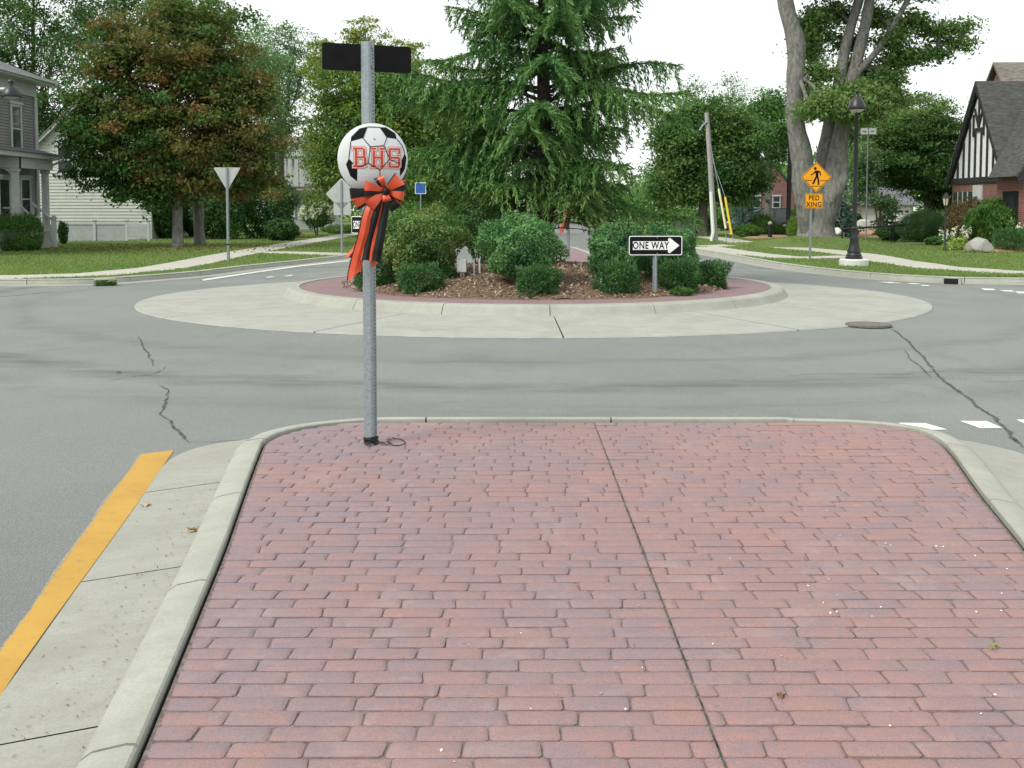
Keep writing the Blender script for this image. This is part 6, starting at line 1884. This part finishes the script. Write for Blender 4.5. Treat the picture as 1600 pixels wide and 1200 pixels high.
# ---- left-hand trees
tree('chestnut_tree', 'big browning chestnut tree with two grey trunks on the left lawn', (278, 386), 43.5,
     [(285, 85, 95, 62, 0.05), (215, 130, 75, 58, 0.08), (345, 145, 80, 70, 0.02), (270, 195, 90, 55, 0.16), (195, 205, 60, 46, -0.1), (140, 210, 42, 42, -0.42), (395, 205, 58, 66, 0.10), (330, 250, 75, 48, 0.14), (158, 258, 44, 38, -0.45), (200, 285, 40, 30, -0.4), (255, 270, 60, 34, 0.0), (385, 270, 62, 40, 0.06), (300, 25, 75, 42, -0.15), (195, 65, 50, 40, -0.1), (240, 305, 34, 20, -0.35), (140, 168, 30, 30, -0.3), (300, 300, 40, 24, 0.05)],
     900, 115, 0.175, 'leaf_chestnut', 0.42, 'bark_grey', clr=0.56, seed=3, tintb=(0.46, 0.26), twigs=0.2, flat=0.5,
     stems=[[(278, 389, 11, 0), (278, 384, 9, 0), (277, 330, 8, 0), (274, 260, 7, 0), (262, 170, 5, 0), (240, 90, 3, 0)], [(313, 384, 11, 3), (312, 378, 9, 3), (310, 320, 8.5, 3), (316, 250, 7, 2.5), (345, 170, 5, 1.5), (360, 100, 3, 0.5)]])
tree('shade_tree', 'tall dark tree with bare upper limbs above the grey house roof', (62, 372), 62,
     [(20, 60, 60, 75), (80, 150, 46, 70), (30, 170, 60, 60), (-20, 110, 60, 90), (90, 70, 40, 50), (60, 240, 50, 45), (40, -30, 80, 50), (100, 210, 30, 50)],
     430, 71, 0.195, 'leaf_dark', 0.4, 'bark_brown', clr=0.75, seed=4, twigs=0.35, tintb=(0.55, 0.22))
tree('shade_tree', 'light grey-green tree top behind the browning chestnut', (225, 368), 66,
     [(150, 20, 55, 60), (230, 10, 75, 55), (300, 50, 55, 50), (370, 95, 60, 55), (410, 140, 45, 60), (120, 75, 40, 60), (190, -50, 90, 50)],
     420, 74, 0.195, 'leaf_silver', 0.4, 'bark_brown', clr=0.8, seed=5, twigs=0.2, tintb=(0.42, 0.2))
tree('shade_tree', 'slender open tree with sky showing through, left of the steel post', (440, 362), 74,
     [(400, 75, 38, 38), (460, 65, 40, 34), (440, 120, 52, 42), (425, 180, 42, 45), (475, 110, 32, 40), (455, 205, 40, 35)],
     190, 62, 0.195, 'leaf_silver', 0.22, 'bark_brown', clr=0.75, seed=6, twigs=0.6, tintb=(0.35, 0.2), flat=0.5)
tree('shade_tree', 'broad yellow-green tree behind the soccer ball post', (590, 366), 60,
     [(560, 130, 75, 62, 0.05), (630, 150, 72, 62, -0.05), (530, 200, 62, 60, 0.0), (600, 220, 90, 65, -0.1), (670, 215, 60, 65, -0.15), (545, 280, 62, 42, 0.0), (640, 285, 70, 40, -0.2), (510, 255, 36, 42, 0.15)],
     780, 93, 0.195, 'leaf_yellow', 0.35, 'bark_brown', clr=0.72, seed=7, twigs=0.12, tintb=(0.33, 0.2))
tree('shade_tree', 'pale yellowish feathery tree top above the black sign', (575, 362), 72,
     [(570, 55, 40, 24), (610, 70, 48, 20), (540, 75, 34, 22), (590, 95, 60, 24), (640, 100, 34, 24), (500, 95, 30, 30)],
     150, 62, 0.195, 'leaf_yellow', 0.2, 'bark_grey', clr=0.6, seed=8, twigs=0.7, tintb=(0.7, 0.15), flat=0.35)
tree('shade_tree', 'dark green tree filling the gap left of the spruce trunk', (735, 362), 66,
     [(715, 190, 55, 52), (760, 230, 48, 58), (705, 260, 60, 50), (745, 290, 52, 36), (685, 290, 40, 32)],
     420, 86, 0.195, 'leaf_mid', 0.3, 'bark_brown', clr=0.72, seed=9, twigs=0.12, tintb=(0.35, 0.2))

# ---- right-hand trees
tree('shade_tree', 'olive-green tree behind the utility pole', (1098, 372), 60,
     [(1110, 200, 50, 42, 0.05), (1155, 215, 46, 44, 0.0), (1085, 240, 40, 44, 0.2), (1135, 260, 50, 36, -0.05), (1170, 280, 34, 26, -0.1), (1085, 290, 36, 26, 0.0), (1140, 298, 40, 18, -0.2), (1075, 190, 30, 30, 0.2), (1052, 220, 34, 42, 0.1), (1050, 285, 36, 34, 0.0)],
     780, 89, 0.195, 'leaf_maple', 0.28, 'bark_brown', clr=0.66, seed=10, twigs=0.1, tintb=(0.42, 0.2))
tree('shade_tree', 'thin half-bare tree tops against the sky right of the spruce', (1120, 358), 92,
     [(1075, 145, 34, 26), (1145, 150, 40, 30), (1110, 165, 50, 26), (1190, 170, 34, 24), (1160, 190, 50, 30), (1215, 180, 22, 28)],
     150, 40, 0.195, 'leaf_silver', 0.25, 'bark_brown', clr=0.8, seed=12, twigs=0.9, tintb=(0.3, 0.2), flat=0.6)
tree('ash_tree', 'slender grey-trunked tree in front of the small brick house', (1199, 368), 66,
     [(1190, 190, 38, 30), (1165, 225, 28, 24), (1218, 215, 22, 28), (1205, 165, 30, 20), (1212, 240, 16, 16)],
     190, 62, 0.195, 'leaf_mid', 0.2, 'bark_grey', clr=0.7, seed=13, twigs=0.4, tintb=(0.35, 0.2),
     stems=[[(1199, 371, 7, 0), (1199, 360, 5.6, 0), (1200, 300, 5, 0), (1203, 240, 4, 0), (1200, 190, 2.2, 0)], [(1199, 312, 4.5, -0.2), (1192, 297, 3.5, -0.2), (1180, 288, 2.6, -0.2)]])
BT = 46.0
tree('big_tree', 'huge old tree with several grey stems behind the pedestrian sign', (1277, 384), BT,
     [(1285, 35, 24, 26, 0.0, 1.0, 1.0), (1272, 75, 16, 18, 0.1, 1, 0.8), (1345, 55, 16, 24, -0.1, 0.8, 1.5), (1395, 60, 22, 16, -0.1, 1, 0), (1425, 35, 26, 14, 0.0, .8, 0), (1278, 115, 18, 14, 0.0, 1, -.5), (1345, 105, 22, 14, -0.1, 1, 1.0), (1385, 125, 26, 12, -0.1, 1, 0), (1275, 165, 26, 14, 0.25, 1, -1.6), (1305, 175, 32, 20, 0.2, 1, -1.7), (1360, 145, 32, 16, 0.0, 1, -.4), (1250, 178, 22, 12, 0.25, 1, -1.8), (1320, 10, 22, 14, 0.0, 0.7, 1.2), (1465, 45, 24, 12, 0.0, 0.8, 0), (1495, 68, 20, 9, 0.0, 0.8, 0), (1450, 85, 22, 9, -0.1, 0.8, 0), (1510, 45, 16, 8, 0.0, 0.7, 0), (1430, -20, 50, 16, 0.0, 0.7, 0), (1415, 90, 22, 10, -0.1, .9, 0), (1300, -60, 110, 46, 0.0, 0.5, 0), (1325, 150, 28, 12, 0.15, 1, -1.4), (1395, 95, 24, 10, -0.1, .9, 0), (1340, 180, 26, 12, 0.1, 1, -1.2), (1400, 155, 16, 8, 0, 1, 0), (1265, 140, 14, 12, 0.1, 1, -.6), (1380, 25, 14, 18, 0, .8, .8)],
     820, 70, 0.165, 'leaf_maple', 0.5, 'bark_grey', clr=0.55, seed=14, tintb=(0.75, 0.2), twigs=0.35, depth=1.1,
     stems=[[(1276, 390, 46, 0), (1276, 382, 37, 0), (1275, 366, 30, 0), (1274, 335, 27.5, 0), (1272, 300, 26, 0), (1272, 270, 22, 0)],
            [(1262, 375, 8, -0.2), (1260, 335, 15, -0.4), (1257, 290, 18, -0.5), (1252, 240, 16, -0.6), (1243, 190, 13.5, -0.7), (1243, 130, 13.5, -0.7), (1244, 70, 14, -0.7), (1232, 25, 12, -0.7), (1222, -20, 11, -0.7), (1205, -90, 9, -0.7)],
            [(1276, 375, 8, 0.0), (1282, 330, 16, 0.2), (1286, 280, 16, 0.3), (1294, 215, 12.5, 0.3), (1308, 150, 10, 0.3), (1322, 70, 8, 0.3), (1345, -10, 7, 0.3), (1365, -80, 5, 0.3)],
            [(1284, 375, 8, -0.2), (1292, 330, 17, -0.3), (1303, 280, 17, -0.4), (1312, 220, 13, -0.2), (1326, 150, 10, 0.0), (1340, 90, 9, 0.0), (1354, 30, 8.5, 0.0), (1364, -40, 6, 0.0)],
            [(1322, 140, 6, -0.1), (1345, 108, 5.2, -0.2), (1372, 78, 5, -0.3), (1396, 40, 4.4, -0.4), (1418, 0, 3.8, -0.5), (1440, -40, 4, -0.6)],
            [(1294, 318, 8, -0.6), (1308, 296, 11, -0.7), (1318, 275, 8.5, -0.7), (1319, 258, 6, -0.6), (1314, 246, 3, -0.5)],
            [(1345, 108, 4, 0), (1400, 100, 3, 0), (1450, 80, 2, 0), (1500, 60, 1.0, 0)],
            [(1285, 190, 4, 0.5), (1276, 120, 3, 0.6), (1280, 60, 2, 0.6)]])
tree('maple_tree', 'dense layered maple left of the half-timbered house', (1456, 372), 56,
     [(1440, 190, 50, 24, 0.25), (1400, 205, 46, 26, 0.2), (1475, 215, 38, 34, 0.1), (1375, 238, 42, 28, 0.0), (1430, 245, 62, 30, -0.05), (1480, 265, 30, 32, -0.1), (1395, 272, 46, 18, -0.15), (1450, 285, 46, 22, -0.2), (1470, 312, 26, 16, -0.2), (1455, 160, 36, 12, 0.1, 0.4)],
     760, 95, 0.155, 'leaf_maple', 0.32, 'bark_brown', clr=0.6, seed=15, twigs=0.1, tintb=(0.42, 0.18), flat=0.32)
tree('shade_tree', 'dark tree mass behind the street lamp shade', (1375, 360), 80,
     [(1390, 160, 40, 24), (1350, 190, 36, 28), (1425, 190, 40, 20), (1335, 225, 26, 30), (1395, 205, 38, 24), (1345, 260, 30, 22)],
     330, 74, 0.195, 'leaf_dark', 0.3, 'bark_brown', clr=0.8, seed=16, twigs=0.15, tintb=(0.6, 0.2))
tree('young_tree', 'slim young grey-green tree with three thin stems right of the street lamp', (1374, 366), 54,
     [(1352, 248, 20, 18), (1360, 280, 24, 18), (1350, 305, 22, 14), (1376, 318, 16, 14), (1338, 262, 10, 18)],
     120, 60, 0.13, 'leaf_silver', 0.06, 'bark_brown', clr=0.45, seed=17, twigs=0.5, tintb=(0.35, 0.2),
     stems=[[(1371, 366, 1.8, 0), (1370, 340, 1.5, 0), (1362, 300, 1.2, 0)], [(1374, 366, 1.8, 0.1), (1375, 335, 1.5, 0), (1378, 300, 1, 0)], [(1377, 366, 1.4, 0), (1378, 340, 1.1, 0), (1352, 260, .8, 0)]])
spruce(Vector((P(1313, 366, 58).x, 58, LAWN_Z)), 3.2, 1.0, 'small blue spruce right of the big trunk', 31, nb=60, mat='needle_blue', zlow=0.15, r0=0.07, tuft=0.14, dens=0.55, wid=0.4)
spruce(Vector((P(1168, 352, 68).x, 68, LAWN_Z)), 2.6, 1.3, 'small drooping blue spruce left of the dark car', 32, nb=50, mat='needle_blue', zlow=0.15, r0=0.06, tuft=0.16, dens=0.5, wid=0.4)
spruce(Vector((P(1386, 350, 60).x, 60, LAWN_Z)), 2.4, 0.9, 'small dark spruce in front of the garage door', 33, nb=50, mat='needle_yew', zlow=0.15, r0=0.06, tuft=0.14, dens=0.5, wid=0.4)

# ---- garden shrubs left
def gsh(name, u, v, Y, wpx, hpx, label, mat, seed, n, leaf, **k):
    p = P(u, v, Y); p.z = LAWN_Z - 0.01; s = Y / F
    return shrub(name, label, p, wpx / 2 * s, wpx / 2 * s * k.pop('dep', 0.9), hpx * s, n, leaf, mat, seed, **k)
gsh('clipped_bush', 20, 391, 40.3, 92, 57, 'dense clipped green bush before the grey porch, left edge', 'leaf_box', 40, 16000, 0.075, z0=-0.05, squash=0.7, boxy=0.45, lump=0.06, group='garden bushes')
gsh('clipped_bush', 8, 340, 42.5, 50, 62, 'small bush top showing above the clipped bush', 'leaf_box', 41, 2500, 0.08, z0=0.0, lump=0.08, group='garden bushes', dep=0.5)
gsh('dark_bush', 99, 380, 47.5, 16, 36, 'narrow dark bush behind the porch steps', 'leaf_dark', 42, 1800, 0.08, z0=0.0, group='garden bushes')
for i, (u, v, Y, w, h, lab) in enumerate(((250, 380, 56, 70, 90, 'dark evergreen mass behind the left chestnut trunk'), (345, 377, 55, 90, 110, 'large dark evergreen right of the chestnut trunks'), (415, 372, 57, 96, 100, 'wide dark evergreen beside the flower bed'), (300, 378, 60, 60, 110, 'dark evergreen between the two chestnut trunks'), (440, 372, 52.5, 54, 34, 'low dark shrub at the edge of the far flower bed'))):
    gsh('dark_evergreen', u, v, Y, w, h, lab, 'leaf_dark', 50 + i, 9000 if i < 4 else 3500, 0.16, z0=0.0, lump=0.14, tintb=(0.25, 0.2), group='dark evergreens behind the chestnut')
gsh('flowering_shrub', 497, 353, 62, 50, 50, 'round shrub covered in white blossom left of the steel post', 'leaf_mid', 60, 3600, 0.12, z0=0.25, flowers=95, group='garden bushes')
gsh('low_hedge', 535, 359, 66, 66, 15, 'low bright green hedge below the white blossom', 'leaf_box', 61, 3000, 0.10, z0=0.0, dep=0.5, tintb=(0.8, 0.2), group='garden bushes')
gsh('flower_clump', 458, 363, 60, 38, 9, 'small mixed flower clump by the far pavement', 'petal_mixed', 62, 900, 0.09, z0=0.0, dep=0.5, group='garden bushes', lump=0.2)
gsh('garden_bush', 705, 365, 60, 90, 40, 'far bushes left of the spruce trunk, low and dark', 'leaf_mid', 63, 5000, 0.14, z0=0.0, group='garden bushes')
# ---- garden shrubs right
gsh('garden_bush', 1094, 368, 62, 50, 32, 'dark rounded bush behind the electrical cabinet and pole', 'leaf_dark', 70, 3500, 0.12, z0=0.0, group='garden bushes')
gsh('clipped_bush', 1168, 366, 58, 46, 21, 'low clipped bush at the left of the reddish bed', 'leaf_box', 71, 4000, 0.09, z0=0.0, group='garden bushes')
gsh('clipped_bush', 1192, 364, 60, 38, 34, 'taller rounded light bush in front of the dark car', 'leaf_box', 72, 5000, 0.09, z0=0.0, tintb=(0.7, 0.2), group='garden bushes')
gsh('clipped_bush', 1218, 366, 61, 34, 18, 'small clipped bush right of the bollard', 'leaf_box', 73, 2500, 0.09, z0=0.0, group='garden bushes')
gsh('grass_clump', 1243, 372, 52, 24, 38, 'tall green grass clump against the big trunk', 'leaf_hosta', 74, 2500, 0.30, z0=0.0, asp=0.06, spiky=1, tintb=(0.2, 0.15), group='garden bushes')
gsh('garden_bush', 1236, 352, 73, 44, 34, 'dark bush below the small brick house', 'leaf_dark', 75, 4500, 0.14, z0=0.0, group='garden bushes')
gsh('garden_bush', 1140, 352, 76, 60, 44, 'mixed dull green bush left of the small brick house', 'leaf_maple', 76, 6000, 0.14, z0=0.0, group='garden bushes')
gsh('garden_bush', 1332, 356, 62, 34, 36, 'bright green bush behind the street lamp post', 'leaf_box', 77, 5000, 0.12, z0=0.0, group='garden bushes')
gsh('garden_bush', 1390, 363, 52, 36, 24, 'low dark bush at the right end of the tan bed', 'leaf_dark', 78, 3000, 0.10, z0=0.0, group='garden bushes')
gsh('grass_clump', 1443, 377, 50, 76, 48, 'large soft grey-green grassy shrub behind the handrail', 'leaf_silver', 79, 9000, 0.30, z0=0.0, asp=0.06, spiky=1, tintb=(0.1, 0.12), group='garden bushes')
gsh('garden_bush', 1464, 385, 46, 36, 14, 'low green plants at the foot of the handrail end', 'leaf_mid', 80, 2500, 0.10, z0=0.0, group='garden bushes')
gsh('barberry', 1522, 376, 43.5, 86, 76, 'brownish-red rounded shrub beside the garden lantern', 'leaf_barberry', 81, 12000, 0.085, z0=0.05, group='garden bushes')
gsh('weeping_shrub', 1547, 384, 41.6, 76, 76, 'weeping bright green evergreen before the half-timbered house', 'leaf_box', 82, 11000, 0.22, z0=0.0, asp=0.16, droop=2.2, up=0.1, lump=0.12, group='garden bushes', tintb=(0.5, 0.25))
gsh('dark_bush', 1588, 394, 39.5, 74, 36, 'dark clipped bush at the right edge of the lawn', 'needle_yew', 83, 8000, 0.09, asp=0.3, spiky=1, z0=0.0, squash=0.8, group='garden bushes')
gsh('flowering_shrub', 1592, 372, 41.0, 44, 46, 'white-flowered bush against the brick wing wall', 'leaf_mid', 84, 3000, 0.10, z0=0.0, flowers=22, group='garden bushes')
# hostas with white flower spikes
hb = P(1497, 391, 41.0); hb.z = LAWN_Z
t = empty('hosta_clump', hb, 'yellow-green hosta clump with white flower spikes by the lantern', 'plant', 'garden bushes')
rng = np.random.default_rng(90)
n = 900; a = rng.uniform(0, 6.28, n); r = np.sqrt(rng.uniform(0, 1, n))
c = np.stack([r * np.cos(a) * 0.62, r * np.sin(a) * 0.35, 0.08 + 0.38 * (1 - r ** 2) * rng.uniform(0.4, 1, n)], 1)
quads('leaves', leaf_quads(c, 0.22, 0.12, rng, up=0.9, out=nrm(c), outw=0.4), rng.beta(2, 1.3, n), 'leaf_hosta', parent=t)
m = MB(); pts = []
for i in range(24):
    x, y = rng.uniform(-0.75, 0.6), rng.uniform(0.0, 0.5); h = rng.uniform(0.55, 0.95)
    m.tube([(x, y, 0.05), (x + rng.uniform(-.06, .06), y, h)], 0.008, 4)
    for _ in range(16): pts.append((x + rng.normal() * 0.035, y + rng.normal() * 0.035, h - rng.uniform(0, 0.3)))
m.build('flower_stalks', 'leaf_hosta', t)['kind'] = 'stuff'
pts = np.array(pts); quads('blossom', leaf_quads(pts, 0.085, 0.05, rng), rng.uniform(0, 1, len(pts)), 'petal_white', parent=t)['kind'] = 'stuff'

# ---- grass mound round the big tree and lawn blades
m = MB(); n = 40; mcx, mcy = P(1277, 384, BT).x, BT
vs = []; ringsz = [(4.2, LAWN_Z + 0.001), (3.0, LAWN_Z + 0.10), (1.8, LAWN_Z + 0.26), (0.9, LAWN_Z + 0.40), (0.1, LAWN_Z + 0.42)]
for r, z in ringsz:
    vs += [(mcx + r * math.cos(2 * math.pi * j / n), mcy + r * 0.9 * math.sin(2 * math.pi * j / n), z) for j in range(n)]
m.add(vs, [(i * n + j, i * n + (j + 1) % n, (i + 1) * n + (j + 1) % n, (i + 1) * n + j) for i in range(4) for j in range(n)])
struct(m.build('grass_mound', 'lawn_grass', smooth=True), 'grassy mound round the foot of the big tree')
def mound(x, y):
    r = np.hypot(x - mcx, (y - mcy) / 0.9)
    return np.interp(r, [0, 0.9, 1.8, 3.0, 4.2], [0.42, 0.40, 0.26, 0.10, 0])
rng = np.random.default_rng(77)
def lawn_blades(name, poly, xr_, yr_, n, label):
    y = rng.uniform(*yr_, n) ; y = yr_[0] + (yr_[1] - yr_[0]) * rng.uniform(0, 1, n) ** 1.6
    x = (rng.uniform(-0.56, 0.56, n)) * y
    ok = (x > xr_[0]) & (x < xr_[1]) & in_poly(x, y, poly)
    for wp in WALK_POLYS: ok &= ~in_poly(x, y, wp)
    x, y = x[ok], y[ok]; k = len(x)
    z = LAWN_Z + mound(x, y)
    b = np.stack([x, y, z], 1)
    a = rng.uniform(0, 6.28, k); sz = rng.uniform(0.5, 1.0, k) * 0.055
    side = np.stack([np.cos(a), np.sin(a), np.zeros(k)], 1) * (0.010 + 0.0003 * y)[:, None]
    tip = b + np.stack([rng.normal(0, 0.035, k), rng.normal(0, 0.035, k), sz], 1)
    V = np.stack([b - side, b + side, tip + side * 0.25, tip - side * 0.25], 1)
    f = np.sin(x * 0.7 + y * 0.31) * np.sin(y * 0.53 - x * 0.2)
    tag(quads(name, V, 0.42 + 0.16 * f + rng.normal(0, 0.2, k), 'grass_blade'), label, 'grass', kind='stuff')
off_nw = [(p.x, p.y) for p in offset_path([Vector(q) for q in NWK], 0.24)] + [(-400, 400), (-400, 24.4)]
off_ne = [(p.x, p.y) for p in offset_path([Vector(q) for q in NEK], 0.24)] + [(400, 26.3), (400, 400)]
lawn_blades('grass_blades', off_nw, (-60, -5), (24, 66), 150000, 'short mown grass of the left-hand lawn')
lawn_blades('grass_blades', off_ne, (7, 60), (25, 66), 150000, 'short mown grass of the right-hand lawn')
# fallen leaves under the chestnut
n = 900
x = rng.normal(-13.6, 3.0, n); y = rng.normal(42, 2.6, n)
c = np.stack([x, y, np.full(n, LAWN_Z + 0.06)], 1)
tag(quads('leaf_litter', leaf_quads(c, 0.11, 0.07, rng, up=1.2), rng.uniform(0.6, 1, n), 'leaf_chestnut'), 'brown leaf litter on the grass under the chestnut', 'leaves', kind='stuff')

# ---- the far wood that closes the view
C, T = [], []
for i in range(120):
    side = -1 if i % 2 else 1
    x = side * rng.uniform(5.5, 105); y = rng.uniform(104, 150)
    h = rng.uniform(5.5, 9.5) if abs(x) > 16 else rng.uniform(4, 6)
    n = 26
    d = sph(rng, n) * rng.uniform(0.4, 1, (n, 1))
    C.append(np.stack([x + d[:, 0] * 5.5, y + d[:, 1] * 4, h * 0.52 + d[:, 2] * h * 0.5], 1)); T.append(np.full(n, rng.uniform(0.1, 0.9)))
C = np.concatenate(C); T = np.concatenate(T)
idx = np.repeat(np.arange(len(C)), 42)
pos = C[idx] + rng.normal(size=(len(idx), 3)) * np.array([0.85, 0.85, 0.6])[None]
pos[:, 2] = np.maximum(pos[:, 2], 0.1)
tag(quads('distant_wood', leaf_quads(pos, 0.42, 0.26, rng), T[idx] + rng.normal(0, 0.12, len(idx)), 'leaf_mid'), 'distant band of trees closing off the streets', 'wood', kind='stuff')
